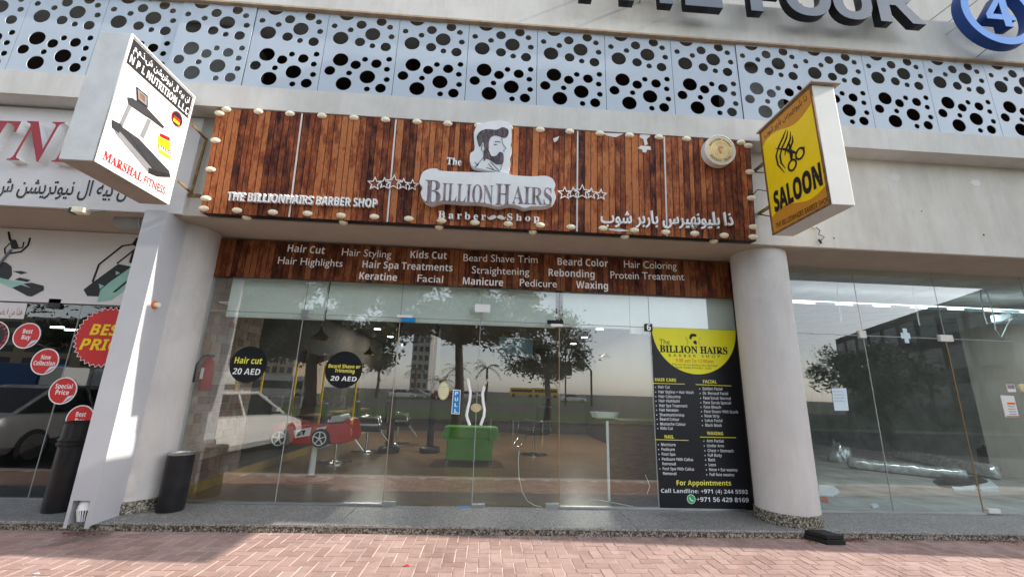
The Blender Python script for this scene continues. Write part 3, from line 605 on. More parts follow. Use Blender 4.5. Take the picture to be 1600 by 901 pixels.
def star_loops(cx, cz, ro, th):
    def s(r): return [(cx+r*(1 if k % 2 == 0 else .45)*math.sin(math.pi*k/5), cz+r*(1 if k % 2 == 0 else .45)*math.cos(math.pi*k/5)) for k in range(10)]
    return [s(ro), s(ro-th)]
for row in ((586, 601, 616, 631, 645), (882, 895, 909, 923, 938)):
    for i, x_ in enumerate(row):
        y_ = (288 + (x_-586)*.05) if row[0] == 586 else (303+(x_-882)*.05)
        u, v = SP.px(x_, y_-(3 if i == 2 else 1 if i in (1, 3) else 0)); shape('star', star_loops(u, v, (.088, .078, .088+.012, .078, .078)[i], .022), SP, .004+.003*i, .022+.003*i, M['white'], sg)
# round emblem
u, v = SP.px(1119, 240); c3 = SP.at(u, v, 0)
e = MB().lathe([(.195, .0), (.195, .09), (.185, .095), (.18, .088)], (c3[0], YS, c3[2]), 40, 'y').build('emblem', M['white2'], sg, smooth=40)
EP = lean(YS-.0915)
shape('emblem_face', [circ(u, v, .165, 32)], EP, -.004, .0, M['medal'], e); shape('emblem_ring', [circ(u, v, .115, 32), circ(u, v, .108, 32)], EP, .001, .003, M['gold'], e)
for t_, a0, a1, rr_ in (('BILLION HAIRS', 155, 25, .125), ('Barber Shop', 215, 325, .15)):
    for i, ch in enumerate(t_):
        if ch == ' ': continue
        a = R(a0+(a1-a0)*i/(len(t_)-1)); top = a0 < 180
        cu, cv = u+rr_*math.cos(a), v+rr_*math.sin(a); tx = (math.sin(a), -math.cos(a)) if top else (-math.sin(a), math.cos(a))
        text(ch, EP, (cu-tx[0]*.009, cv-tx[1]*.009), (cu+tx[0]*.009, cv+tx[1]*.009), M['ink'], e, 'b', caph=.024, n=.004)
shape('emblem_portrait', [spl([(u-.03, v+.03), (u, v+.05), (u+.035, v+.045), (u+.03, v+.02), (u+.01, v+.025), (u, v), (u+.02, v-.03), (u, v-.05), (u-.02, v-.02)], 3)], EP, .001, .004, M['amber'], e)

for k_, q_ in enumerate((((1001, 207), (1012, 206), (1016, 213), (1010, 218), (1012, 226), (1007, 228), (1005, 218), (999, 215)), ((996, 232), (1001, 228), (1016, 229), (1017, 235), (1011, 234), (1009, 239), (1004, 238), (1003, 234)), ((864, 217), (874, 213), (871, 220), (866, 223)), ((1018, 206), (1030, 207), (1024, 212)), ((940, 208), (975, 209), (962, 215), (950, 213)), ((950, 357), (972, 358), (985, 361), (968, 362), (952, 360)))):
    shape('torn_film', [pxs(SP, q_)], SP, .004, .006, M['seam'], sg)
pv = Vector((0, YS, SZ0)); mw = Matrix.Translation(pv) @ Matrix.Rotation(TH, 4, 'X') @ Matrix.Translation(-pv) @ Matrix.Translation(sg.location)
sg.location = mw.to_translation(); sg.rotation_euler = (TH, 0, 0)
# ------------------------------------------------------------------ printed wood banner above the doors
YL = -.06; BP = front(YL)
lb = thing('service_list_banner', 'wood print banner listing hair services above the glass doors', 'banner', (0, YL, 2.95))
LX0, LX1, LZ0, LZ1 = -3.50, 3.33, 2.70, 3.20
boxo('backing', (LX0, YL, LZ0), (LX1, YL+.03, LZ1), M['black'], lb)
xs = [LX0]
while xs[-1] < LX1-.04: xs.append(min(LX1, xs[-1]+.072*rr.uniform(.75, 1.25)))
for a, c in zip(xs, xs[1:]):
    if c-a < .02: continue
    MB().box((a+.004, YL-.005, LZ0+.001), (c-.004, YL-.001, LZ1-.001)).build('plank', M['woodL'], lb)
for t_, x0, y0, x1, y1, st_, cp_ in (
    ('Hair Cut', 449, 393, 507, 397, 'b', 12), ('Hair Styling', 534, 399, 611, 403, 'r', 12), ('Kids Cut', 641, 403, 698, 405, 'b', 12), ('Beard Shave Trim', 724, 408, 840, 411, 'r', 12), ('Beard Color', 871, 414, 950, 417, 'b', 12), ('Hair Coloring', 975, 418, 1057, 421, 'r', 12),
    ('Hair Highlights', 434, 412, 535, 417, 'r', 12), ('Hair Spa Treatments', 566, 418, 707, 424, 'b', 12), ('Straightening', 737, 427, 827, 430, 'r', 12), ('Rebonding', 857, 431, 929, 434, 'b', 12), ('Protein Treatment', 954, 435, 1069, 438, 'r', 12),
    ('Keratine', 561, 436, 620, 439, 'b', 12), ('Facial', 652, 440, 692, 442, 'r', 12), ('Manicure', 723, 444, 786, 447, 'b', 12), ('Pedicure', 812, 447, 870, 449, 'r', 12), ('Waxing', 900, 450, 950, 452, 'b', 12)):
    tpx(t_, BP, x0, y0, x1, y1, M['white'], lb, st=st_, cappx=cp_*.93, n=.006, off=0)

# ------------------------------------------------------------------ projecting light boxes
def bracket(pts, name_, lab, th=.013):
    pass
# saloon box: yellow face looks left (-X)
XS = 3.20; SY0, SY1, SBZ, STZ = -1.9, -1.08, 3.205, 4.53; ST = .235
sa = thing('saloon_light_box', 'yellow projecting light box sign with scissors on the right end of the sign board', 'light box sign', (XS+ST/2, YF, SBZ))
boxo('box', (XS, SY0, SBZ), (XS+ST, SY1, STZ), M['white2'], sa, bevel=.006)
boxo('rain_cap', (XS-.03, SY0-.04, STZ+.004), (XS+ST+.05, SY1+.03, STZ+.024), M['soffit'], sa, bevel=.004)
FP = Plane((XS, 0, 0), (0, -1, 0), (0, 0, 1))
u0_, u1_ = -SY1, -SY0
FR = shape('face_frame', [[(u0_, SBZ), (u1_, SBZ), (u1_, STZ), (u0_, STZ)], [(u0_+.02, SBZ+.02), (u1_-.02, SBZ+.02), (u1_-.02, STZ-.02), (u0_+.02, STZ-.02)]], FP, .001, .014, M['brown'], sa)
A = (u0_+.02, u1_-.02, SBZ+.02, STZ-.02)
shape('yellow_face', [[(A[0], A[2]), (A[1], A[2]), (A[1], A[3]), (A[0], A[3])]], FP, .001, .005, M['yellow'], sa)
wv = [(A[0]+(A[1]-A[0])*k/16, A[3]-.20+.055*math.sin(math.pi*k/8+.3)+(.02 if k else 0)) for k in range(17)]
shape('amber_wave', [[(A[0], A[3])]+wv+[(A[1], A[3])]], FP, .0055, .007, M['amber'], sa)
wv = [(A[0]+(A[1]-A[0])*k/16, A[2]+.19+.05*math.sin(math.pi*k/8)) for k in range(17)]
shape('amber_wave', [[(A[0], A[2])]+wv+[(A[1], A[2])]], FP, .0055, .007, M['amber'], sa)
FT = FP.off(.007)
tpx('SALOON', FT, 1211, 331, 1286, 287, M['ink'], sa, cappx=31, st='b', n=.001, split=True, off=.03)
tpx('THE BILLIONHAIRS BARBER SHOP', FT, 1213, 357, 1295, 316, M['ink'], sa, cappx=8.5, st='b', n=.001)
text('ذا بليونهيرس باربر شوب', FT, (A[0]+.05, STZ-.12), (A[1]-.05, STZ-.12), M['ink'], sa, 'ar', caph=.075, n=.001, off=.01)
# comb and scissors
def ftube(name_, pts, rs, mt_='ink'): MB().tube([FT.at(*FT.px(*p), .001) for p in pts], rs, 6).build(name_, M[mt_], sa)
for pts in (((1228, 203), (1224, 214), (1217, 229), (1213, 244), (1216, 258), (1226, 270)), ((1231, 204), (1229, 216), (1222, 231), (1219, 244), (1221, 255), (1227, 263)), ((1235, 206), (1235, 218), (1229, 232), (1226, 243)), ((1238, 212), (1239, 221), (1235, 232), (1231, 240))):
    ftube('hair_strand', pts, [.003]+[.010]*(len(pts)-2)+[.003])
for (a_, c_) in ((1250, 240), (1238, 258)):
    q_ = FT.px(a_, c_); shape('scissor_loop', [circ(*q_, .068, 24, .068), circ(*q_, .046, 24, .046)], FT, .001, .003, M['ink'], sa)
ftube('scissor_blade', ((1212, 232), (1226, 233), (1236, 236), (1244, 239)), [.004, .014, .018, .010]); ftube('scissor_blade', ((1233, 222), (1235, 234), (1237, 243), (1237, 250)), [.005, .016, .018, .010]); ftube('scissor_blade', ((1253, 233), (1257, 230)), .008)
for zz in (SBZ+.42, SBZ+1.0): MB().box((XS+.1, SY1, zz), (XS+.13, YF, zz+.03)).build('bracket_arm', M['rust'], sa); MB().tube([(XS+.115, SY1+.01, zz-.2), (XS+.115, YF, zz+.01)], .009, 6).build('bracket_arm', M['rust'], sa)
MB().tube([(XS+.05, SY1, SBZ+.55), (XS-.05, SY1+.1, SBZ+.62), (XS-.06, YF-.02, SBZ+.55)], .006, 5).build('cable', M['wire'], sa)
p = PY(1275, 356, -.73); q = [PY(*a, -.75) for a in ((1274, 354), (1281, 360), (1279, 366), (1288, 370), (1283, 376), (1279, 374))]
hw = thing('dangling_cable', 'short curly black cable dangling from the wall under the yellow box', 'cable', tuple(q[0]))
MB().tube(q, .005, 5).build('cable', M['wire'], hw); MB().lathe([(.022, 0), (.018, .03)], (q[0][0], -.72, q[0][2]), 12, 'y').build('gland', M['cream'], hw); MB().tube([q[-1], q[-1]+np.array((.03, 0, -.05))], .012, 6).build('connector', M['wire'], hw)
# gym light box: print faces right (+X)
XN = -3.467; NT = .285; NB, NTp = 3.222, 4.558; NY0, NY1 = -1.9, -1.03
na = thing('gym_light_box', 'white projecting light box sign showing a treadmill on the left', 'light box sign', (XN-NT/2, YF, NB))
boxo('box', (XN-NT, NY0, NB), (XN-.004, NY1, NTp), M['galv'], na, bevel=.005)
boxo('underside', (XN-NT+.004, NY0+.006, NB-.006), (XN-.01, NY1-.006, NB-.001), M['soffit'], na)
NP = Plane((XN, 0, 0), (0, 1, 0), (0, 0, 1))
shape('face_panel', [[(NY0, NB), (NY1, NB), (NY1, NTp), (NY0, NTp)]], NP, -.003, .001, M['print'], na)
shape('face_edge', [[(NY0, NB), (NY1, NB), (NY1, NTp), (NY0, NTp)], [(NY0+.018, NB+.018), (NY1-.018, NB+.018), (NY1-.018, NTp-.018), (NY0+.018, NTp-.018)]], NP, .0015, .012, M['white2'], na)
W_ = NY1-NY0
shape('black_header', [[(NY0+.025, NTp-.30), (NY1-.025, NTp-.30), (NY1-.025, NTp-.03), (NY0+.025, NTp-.03)]], NP, .0015, .003, M['ink'], na)
N2 = NP.off(.003)
text('ان بيه ال نيوتريشن ش.ذ.م.م', N2, (NY0+.06, NTp-.13), (NY1-.06, NTp-.13), M['white'], na, 'ar', caph=.07, n=.001, off=.01)
text('N P L NUTRITION L.L.C', N2, (NY0+.05, NTp-.27), (NY1-.04, NTp-.27), M['white'], na, 'b', caph=.085, n=.001)
tpx('MARSHAL', N2, 160, 248, 221, 284, M['red'], na, cappx=15, st='s', n=.0, off=.02)
tpx('FITNESS', N2, 224, 286, 257, 304, M['red'], na, cappx=13, st='r', n=.0, off=.02)
# treadmill print, traced on the face plane
def ps(name_, pts, mt_, n0=.0015, n1=.003): return shape(name_, [pxs(NP, pts)], NP, n0, n1, M[mt_], na)
ps('treadmill_print', [(190, 198), (217, 217), (264, 267), (266, 276), (231, 268), (180, 205)], 'inkdark')
ps('treadmill_print', [(196, 204), (216, 219), (258, 265), (238, 262)], 'inkdark', .0035, .005)
ps('treadmill_print', [(178, 202), (186, 205), (236, 262), (232, 270), (180, 208)], 'inkmid', .0035, .005)
ps('treadmill_print', [(231, 262), (262, 272), (266, 277), (245, 276), (231, 270)], 'ink', .0055, .006)
ps('treadmill_print', [(186, 193), (200, 162), (206, 165), (191, 198)], 'inkmid', .0035, .004)
ps('treadmill_print', [(218, 212), (230, 185), (236, 189), (224, 217)], 'inkmid', .0035, .004)
ps('treadmill_print', [(198, 152), (206, 153), (230, 170), (256, 198), (254, 201), (234, 186), (226, 181), (200, 163)], 'inkdark', .005, .006)
ps('treadmill_print', [(174, 187), (188, 194), (191, 200), (184, 208), (174, 199)], 'inkdark', .0055, .006)
ps('treadmill_print', [(212, 135), (230, 150), (230, 169), (213, 158)], 'ink', .0065, .007)
ps('treadmill_print', [(214, 139), (228, 151), (228, 165), (215, 155)], 'inkmid', .0075, .008)
ps('treadmill_print', [(217, 144), (225, 151), (225, 160), (217, 153)], 'brown', .0085, .009)
c_ = NP.px(276, 186); shape('round_badge', [circ(*c_, .075, 24, .08)], NP, .0015, .003, M['ink'], na)
for k, mt_ in enumerate(('ink', 'red', 'yellow')):
    z1_ = c_[1]+.05-k*.034; shape('round_badge_stripe', [[(c_[0]-.045, z1_-.032), (c_[0]+.045, z1_-.032), (c_[0]+.045, z1_), (c_[0]-.045, z1_)]], NP, .0035, .005, M[mt_], na)
shape('round_badge_ring', [circ(*c_, .078, 24, .083), circ(*c_, .068, 24, .073)], NP, .0035, .006, M['redsign'], na)
ps('tub_print', [(246, 212), (266, 222), (266, 250), (247, 238)], 'yellow'); ps('tub_print', [(250, 208), (265, 215), (265, 221), (249, 213)], 'redsign'); ps('tub_print', [(247, 226), (266, 236), (266, 243), (247, 233)], 'ink', .0035, .005)
text('MASS', N2, N2.px(248, 233), N2.px(265, 243), M['white'], na, 'b', n=.003)
for q in ([(-3.3, NY1, 4.2), (-3.33, YF-.02, 4.2)], [(-3.33, YF-.02, 4.22), (-3.35, YF-.03, 3.5)], [(-3.3, NY1, 3.5), (-3.35, YF-.02, 3.5)]):
    q = [(a[0]-.08 if 0 else a[0]-.12, a[1], a[2]) for a in q]; MB().tube(q, .014, 6).build('bracket_arm', M['rust'], na)
MB().box((-3.52, YF-.012, 3.46), (-3.38, YF-.001, 3.5)).build('bracket_foot', M['rust'], na)

# ------------------------------------------------------------------ big building letters
TP = front(-1.25)
tf = thing('building_name_letters', 'large dark grey raised letters of the building name on the top ledge', 'sign letters', (3.4, -.98, 6.6))
CAPH = .72; zb = 6.185
for t_, xa, xb in (('T', .75, 1.33), ('H', 1.48, 2.15), ('E', 2.31, 2.80), ('F', 3.17, 3.62), ('O', 3.64, 4.28), ('U', 4.30, 4.83), ('R', 4.91, 5.53)):
    ta = Plane((0, -1.25, 0), (1, 0, 0), (0, 0, 1))
    o = text(t_, ta, (xa, zb), (xb, zb), M['letgrey'], tf, 'b', ext=.10, caph=CAPH, n=-.10)
    o.name = 'letter'; o.data.materials.append(M['letblack'])
    for p in o.data.polygons:
        if abs(p.normal.y) < .5: p.material_index = 1
    MB().tube([((xa+xb)/2, -1.15, zb+.3), ((xa+xb)/2+.02, -.98, zb+.3)], .01, 6).build('standoff', M['steel'], tf)
f4 = thing('blue_number_emblem', 'blue ring with a numeral four beside the building letters', 'emblem', (6.65, -.98, 6.55))
cu_, cv_ = TP.px(1561, 18)
o = shape('ring', [circ(cu_, cv_, .53, 56), circ(cu_, cv_, .42, 56)], TP, -.12, 0, M['blue'], f4); o.data.materials.append(M['bluedark'])
for p in o.data.polygons:
    if abs(p.normal.y) < .5: p.material_index = 1
o = text('4', TP, (cu_-.20, cv_-.24), (cu_+.21, cv_-.24), M['blue'], f4, 'b', ext=.12, caph=.52, n=-.12); o.name = 'numeral'; o.data.materials.append(M['bluedark'])
for p in o.data.polygons:
    if abs(p.normal.y) < .5: p.material_index = 1
for k in range(6):
    a = k*math.pi/3+.3; MB().tube([(cu_+.47*math.cos(a), -1.13, cv_+.47*math.sin(a)), (cu_+.5*math.cos(a), -.62 if cv_+.47*math.sin(a) > 6.6 else -.98, cv_+.5*math.sin(a))], .008, 6).build('standoff', M['steel'], f4)

# ------------------------------------------------------------------ gym shop on the left
gs = thing('gym_shop_sign', 'white fascia sign with big red letters and black Arabic left of the treadmill box', 'sign', (-5.5, YF, 3.9))
boxo('backing_panel', (-9, YF-.03, ZF+.002), (-3.52, YF-.001, 4.47), M['galvwhite'] if 'galvwhite' in M else M['print'], gs)
GP = Plane((0, YF-.12, 0), (1, 0, 0), (0, 0, 1))
for t_, x0_, x1_, y_ in (('T', -52, 14, 249), ('N', 10, 84, 250), ('E', 80, 132, 253)):
    o = text(t_, GP, GP.px(x0_, y_), GP.px(x1_, y_+2), M['redsign'], gs, 'si', ext=.09, caph=.50, n=-.09); o.name = 'letter'
    o.data.materials.append(M['white'])
    for p in o.data.polygons:
        if abs(p.normal.y) < .5: p.material_index = 1
G2 = front(YF-.031)
text('ن بيه ال نيوتريشن ش', G2, G2.px(-10, 300), G2.px(197, 308), M['ink'], gs, 'ar', caph=.18, n=.002, off=.012)
gb = thing('gym_printed_band', 'white printed band with an elliptical trainer and a stair climber above the gym glass', 'banner', (-5.5, -.02, 2.7))
boxo('panel', (-9, -.03, 2.285), (-3.98, .012, 3.215), M['print'], gb)
GB = front(-.031)
def gpx(pts): return [GB.px(X_/6.008, 330+Y_/6.008) for X_, Y_ in pts]
def gsh(n_, pts, mt_, a=.001, c=.003): shape(n_, [gpx(pts)], GB, a, c, M[mt_], gb)
def gln(n_, pts, r, mt_='ink'): MB().tube([GB.at(*p, .002) for p in gpx(pts)], r, 5).build(n_, M[mt_], gb)
gln('trainer_print', [(83, 195), (97, 270)], .012); gsh('trainer_print', [(90, 265), (150, 268), (178, 335), (110, 355)], 'ink')
gln('trainer_print', [(285, 250), (265, 320), (200, 380), (100, 395)], .010); gln('trainer_print', [(225, 290), (215, 340), (130, 352)], .008)
gln('trainer_print', [(95, 300), (45, 350), (50, 400)], .008); gln('trainer_print', [(110, 360), (20, 470), (-40, 540)], .016, 'greyprint')
gsh('trainer_print', [(0, 470), (60, 480), (110, 520), (112, 600), (80, 640), (-30, 620)], 'ink'); gsh('trainer_print', [(110, 715), (200, 680), (300, 670), (412, 700), (410, 740), (300, 800), (260, 795)], 'ink')
gsh('trainer_print', [(-30, 615), (60, 640), (200, 665), (290, 720), (200, 690), (110, 720), (-30, 655)], 'tealprint', .0035, .005)
gsh('trainer_print', [(120, 562), (200, 560), (260, 575), (200, 592)], 'ink'); gsh('trainer_print', [(140, 642), (190, 622), (290, 645), (260, 665)], 'ink', .0055, .006)
gsh('climber_print', [(785, 735), (870, 670), (1020, 560), (1110, 495), (1235, 520), (1180, 600), (1000, 700), (930, 800), (820, 795)], 'ink')
gsh('climber_print', [(915, 850), (945, 740), (1040, 660), (1240, 520), (1235, 620), (1180, 730), (1040, 830)], 'tealprint', .0035, .005)
gsh('climber_print', [(930, 680), (980, 700), (940, 730)], 'tealprint', .0035, .005); gsh('climber_print', [(1090, 560), (1130, 580), (1090, 600)], 'tealprint', .0035, .005)
gsh('climber_print', [(1240, 310), (1280, 250), (1330, 262), (1300, 345)], 'ink'); gsh('climber_print', [(1060, 760), (1200, 645), (1195, 672), (1085, 762)], 'ink', .0055, .007)
gln('climber_print', [(870, 665), (930, 500), (1150, 325), (1250, 310)], .010); gln('climber_print', [(1100, 490), (1270, 355)], .009); gln('climber_print', [(1225, 485), (1262, 370)], .016)
SG = front(-.008)
def pxr(pl, x, y, r): return abs(pl.px(x+r, y)[0]-pl.px(x-r, y)[0])/2
for (x, y, l1, l2, lab) in ((42, 524, 'Best', 'Buy', 'round red Best Buy sticker, highest of the four small ones on the gym glass'), (70.5, 564.5, 'New', 'Collection', 'round red New Collection sticker on the gym glass'),
                            (98.5, 610, 'Special', 'Price', 'round red Special Price sticker on the gym glass'), (125, 654, 'Best', 'Buy', 'round red Best Buy sticker half hidden beside the drainpipe casing')):
    c_ = SG.px(x, y); r = .155
    t_ = thing('promotion_sticker', lab, 'sticker', tuple(SG.at(*c_)), 'red round stickers on the gym glass')
    shape('rim', [circ(*c_, r, 28), circ(*c_, r-.012, 28)], SG, .0, .003, M['white'], t_); shape('disc', [circ(*c_, r-.012, 28)], SG, 0, .002, M['red'], t_)
    S2 = SG.off(.002); w1 = .055 if len(l1) < 5 else .095; w2 = .05 if len(l2) < 4 else (.075 if len(l2) < 6 else .12)
    text(l1, S2, (c_[0]-w1, c_[1]+.025), (c_[0]+w1, c_[1]+.025), M['white'], t_, 'b', caph=.052, n=.001); text(l2, S2, (c_[0]-w2, c_[1]-.045), (c_[0]+w2, c_[1]-.045), M['white'], t_, 'b', caph=.052, n=.001)
    shape('peeled_corner', [[(c_[0]+.03, c_[1]-.142), (c_[0]+.148, c_[1]-.045), (c_[0]+.075, c_[1]-.06)]], SG, .0035, .006, M['paper'], t_)
c_ = SG.px(166, 526)
t_ = thing('best_price_starburst', 'large red zigzag edged best price sticker on the gym glass', 'sticker', tuple(SG.at(*c_)))
zz = lambda r0, r1, n_=34: [(c_[0]+(r0 if k % 2 else r1)*math.cos(math.pi*k/n_), c_[1]+(r0 if k % 2 else r1)*math.sin(math.pi*k/n_)) for k in range(2*n_)]
shape('starburst', [zz(.335, .37)], SG, 0, .002, M['red'], t_); shape('rim', [zz(.335, .37), zz(.328, .362)], SG, .0025, .004, M['white'], t_)
S2 = SG.off(.003); text('BEST', S2, (c_[0]-.20, c_[1]+.02), (c_[0]+.24, c_[1]+.02), M['yellow'], t_, 'b', caph=.13, n=.001, shear=.15, off=.01); text('PRICE', S2, (c_[0]-.27, c_[1]-.16), (c_[0]+.28, c_[1]-.16), M['yellow'], t_, 'b', caph=.13, n=.001, shear=.15, off=.01)
t_ = thing('round_badge_sticker', 'round black badge with white rim cut by the left frame edge', 'sticker', tuple(SG.at(*SG.px(-14, 527))))
c_ = SG.px(-14, 527); shape('disc', [circ(*c_, .2, 32)], SG, 0, .002, M['ink'], t_); shape('rim', [circ(*c_, .2, 32), circ(*c_, .19, 32)], SG, .0025, .004, M['white'], t_)
for i, ch in enumerate('FITNESS'):
    a = R(60-i*18); cu, cv = c_[0]+.15*math.cos(a), c_[1]+.15*math.sin(a); tx = (math.sin(a), -math.cos(a)); text(ch, SG, (cu-tx[0]*.018, cv-tx[1]*.018), (cu+tx[0]*.018, cv+tx[1]*.018), M['red'], t_, 'b', caph=.05, n=.003)
t_ = thing('arabic_notice', 'white paper notice with red Arabic writing at the top of the gym glass', 'notice', tuple(SG.at(*SG.px(15, 485))))
shape('sheet', [[SG.px(-30, 471), SG.px(43, 474), SG.px(37, 498), SG.px(-36, 496)]], SG, .0, .002, M['print'], t_); text('هذا من فضل ربي', SG, SG.px(-20, 491), SG.px(34, 492), M['redsign'], t_, 'ar', caph=.09, n=.003)

fl = thing('flood_light', 'small cream floodlight under the gym fascia', 'light', tuple(PY(128, 328, -.75)))
p = PY(128, 330, -.78); MB().box((p[0]-.07, p[1]-.05, p[2]-.03), (p[0]+.06, p[1]+.04, p[2]+.03)).build('housing', M['cream'], fl, bevel=.006); MB().box((p[0]-.10, p[1]-.045, p[2]-.035), (p[0]-.072, p[1]+.03, p[2]+.02)).build('lens', M['letblack'], fl)
MB().tube([(p[0]+.05, p[1], p[2]), (p[0]+.2, YF-.01, p[2]+.04)], .008, 6).build('bracket', M['steel'], fl)
dp = thing('duct_pipe', 'short fat grey pipe under the ledge beside the drainpipe casing', 'pipe', (-4.2, -.4, 3.05))
a = PY(200, 346, -.5); MB().tube([(a[0]-.02, a[1]+.12, a[2]+.06), (a[0]-.05, a[1], a[2]), (-3.9, -.5, a[2])], .105, 20).build('pipe', M['concrete'], dp, smooth=40); MB().tube([(a[0]+.2, -.5, a[2]), (a[0]+.215, -.5, a[2])], .113, 20).build('collar', M['kerb'], dp)
def bin_(x, y, r, h, lab, bag=False):
    t_ = thing('litter_bin', lab, 'bin', (x, y, .076), 'black bins on the step')
    MB().lathe([(r*.97, .076), (r, .10), (r, .076+h), (r-.01, .076+h), (r-.012, .076+h*.7), (.01, .076+h*.69)], (x, y, 0), 36).build('drum', M['binm'], t_, smooth=40)
    MB().lathe([(r+.002, .076+h-.004), (r+.006, .076+h+.012), (r-.018, .076+h+.016), (r-.02, .076+h)], (x, y, 0), 36).build('rim', M['steel'] if not bag else M['black'], t_, smooth=40)
    return t_
bin_(-3.27, -.31, .125, .56, 'black cylindrical bin with a steel rim beside the barber shop glass')
lb_ = bin_(-4.33, -.36, .14, .86, 'tall black bin half hidden left of the drainpipe casing', True)
MB().lathe([(.15, .70), (.165, .73), (.15, .745), (.16, .77), (.145, .79)], (-4.33, -.36, 0), 14).build('bag_knot', M['rubber'], lb_)
# dark room behind gym glass
gm = tag(empty('gym_interior'), kind='structure')
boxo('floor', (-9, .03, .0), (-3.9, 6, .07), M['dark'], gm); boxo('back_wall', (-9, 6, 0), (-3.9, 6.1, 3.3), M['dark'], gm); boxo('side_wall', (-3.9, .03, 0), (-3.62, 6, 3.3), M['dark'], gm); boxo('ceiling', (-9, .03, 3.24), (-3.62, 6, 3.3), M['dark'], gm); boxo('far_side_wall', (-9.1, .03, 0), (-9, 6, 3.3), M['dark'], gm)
for i, (x, y) in enumerate(((88, 512), (110, 516), (10, 500))):
    p = PY(x, y, 3.5); tl_ = boxo('tube_light', (p[0]-.12*(1+2*(i == 2)), 3.5, 3.05), (p[0]+.12*(1+3*(i == 2)), 3.53, 3.08), M['lamp']); tl_.location.z += p[2]-3.05
    tag(tl_, ('short tube light deep inside the dark gym, left of a similar one', 'short tube light deep inside the dark gym, right of a similar one', 'long tube light inside the dark gym below the Arabic notice')[i], 'light', 'tube lights in the gym')

# ------------------------------------------------------------------ stickers and fittings on the barber shop glass
for (x, y, lines, lab) in ((388, 569, [('Hair cut', 'tintyellow', 366, 567, 409, 12.0), ('20 AED', 'white', 363, 584, 406, 12.)], 'round black sticker offering hair cut for 20 AED'),
                           (537, 577, [('Beard Shave or', 'tintyellow', 513, 574, 563, 7), ('Trimming', 'tintyellow', 523, 581, 554, 7), ('20 AED', 'white', 516, 594, 557, 9)], 'round black sticker offering beard shave or trimming')):
    c_ = SG.px(x, y); r = pxr(SG, x, y, 29)
    t_ = thing('price_sticker', lab, 'sticker', tuple(SG.at(*c_)), 'round black price stickers'); shape('disc', [circ(*c_, r, 40)], SG, 0, .002, M['blackp'], t_)
    for tx_, mt_, xa, ya, xb, cpx in lines: tpx(tx_, SG, xa, ya, xb, ya+1.5, M[mt_], t_, st='b', cappx=cpx*.8, n=.003, shear=.08, name='lettering')
def sticker(name_, lab, pts, mt_, cat='sticker', n0=0, d=.002):
    q = [SG.px(*a) for a in pts]; cx = (sum(a[0] for a in q)/len(q), sum(a[1] for a in q)/len(q))
    t_ = thing(name_, lab, cat, tuple(SG.at(*cx))); shape('sheet', [q], SG, n0, n0+d, M[mt_], t_); return t_
t_ = sticker('pull_sticker', 'blue PULL sticker beside the left door handle', [(708, 608), (720, 609), (718, 647), (705, 646)], 'white')
shape('blue_field', [[SG.px(709, 609.5), SG.px(719, 610), SG.px(717.2, 645.5), SG.px(706.2, 645)]], SG, .0025, .004, M['lblue'], t_)
for ch, y_ in zip('PULL', (617, 626, 635, 644)): tpx(ch, SG, 711-(y_-617)*.04, y_, 716-(y_-617)*.04, y_, M['white'], t_, st='b', cappx=5.5, n=.005, name='letter')
c_ = SG.px(693, 610); t_ = thing('oval_sticker', 'pale green and beige oval sticker on the left glass door', 'sticker', tuple(SG.at(*c_))); shape('sheet', [circ(*c_, .07, 24, .11)], SG, 0, .002, M['beige'], t_); shape('inner', [circ(*c_, .055, 24, .095)], SG, .0025, .004, M['palegreen'], t_)
for k in range(5): shape('print_line', [[(c_[0]-.04, c_[1]+.05-k*.025), (c_[0]+.04, c_[1]+.05-k*.025), (c_[0]+.04, c_[1]+.043-k*.025), (c_[0]-.04, c_[1]+.043-k*.025)]], SG, .0045, .005, M['beige'], t_)
c_ = SG.px(744, 636.5); t_ = thing('lock_sticker', 'beige round sticker split across the meeting glass doors', 'sticker', tuple(SG.at(*c_))); shape('sheet', [circ(*c_, .068, 24, .05)], SG, .002, .004, M['beige'], t_)
p = PY(754, 482, -.02); t_ = thing('door_sensor', 'white rectangular door sensor box above the double doors', 'sensor', tuple(p)); MB().box((p[0]-.10, -.05, p[2]-.05), (p[0]+.10, -.007, p[2]+.055)).build('housing', M['white'], t_, bevel=.005); MB().box((p[0]-.012, -.02, p[2]-.16), (p[0]+.012, -.007, p[2]-.052)).build('rod', M['steel'], t_)
p = PY(806, 542, .3); t_ = thing('hanging_plate', 'dark teal rectangular plate behind the right glass door', 'plate', tuple(p)); MB().box((p[0]-.23, .3, p[2]-.115), (p[0]+.23, .315, p[2]+.12)).build('board', M['dgreen'], t_); MB().box((p[0]-.235, .298, p[2]+.118), (p[0]+.235, .318, p[2]+.124)).build('edge', M['steel'], t_)

# price poster
PP = front(-.016); T2 = PP
po = thing('price_poster', 'tall black price list poster with a yellow half disc on the shop glass', 'poster', (2.7, -.01, .1))
PX0, PX1, PZ0, PZ1 = 2.148, 3.302, .088, PP.px(1082, 513)[1]
boxo('panel', (PX0, -.0155, PZ0), (PX1, -.0075, PZ1), M['blackp'], po)
cu, ru = (PX0+PX1)/2, (PX1-PX0)/2-.006; rv = PZ1-PP.px(1092, 584)[1]
shape('yellow_half_disc', [[(cu+ru*math.cos(math.pi+math.pi*k/40), PZ1-.004+rv*math.sin(math.pi+math.pi*k/40)) for k in range(41)]], PP, .0, .0015, M['pyellow'], po)
P2 = PP.off(.0015)
def pl_(t_, x0, y0, x1, y1, mt_, cp_, st_='b', **k): tpx(t_, P2, x0, y0, x1, y1, M[mt_], po, st=st_, cappx=cp_, n=.001, name='lettering', **k)
pl_('The', 1030.5, 537, 1046.5, 537.5, 'ink', 7.5, 'r'); pl_('BILLION HAIRS', 1031, 549.5, 1137, 553, 'ink', 10.5, 's', off=.02)
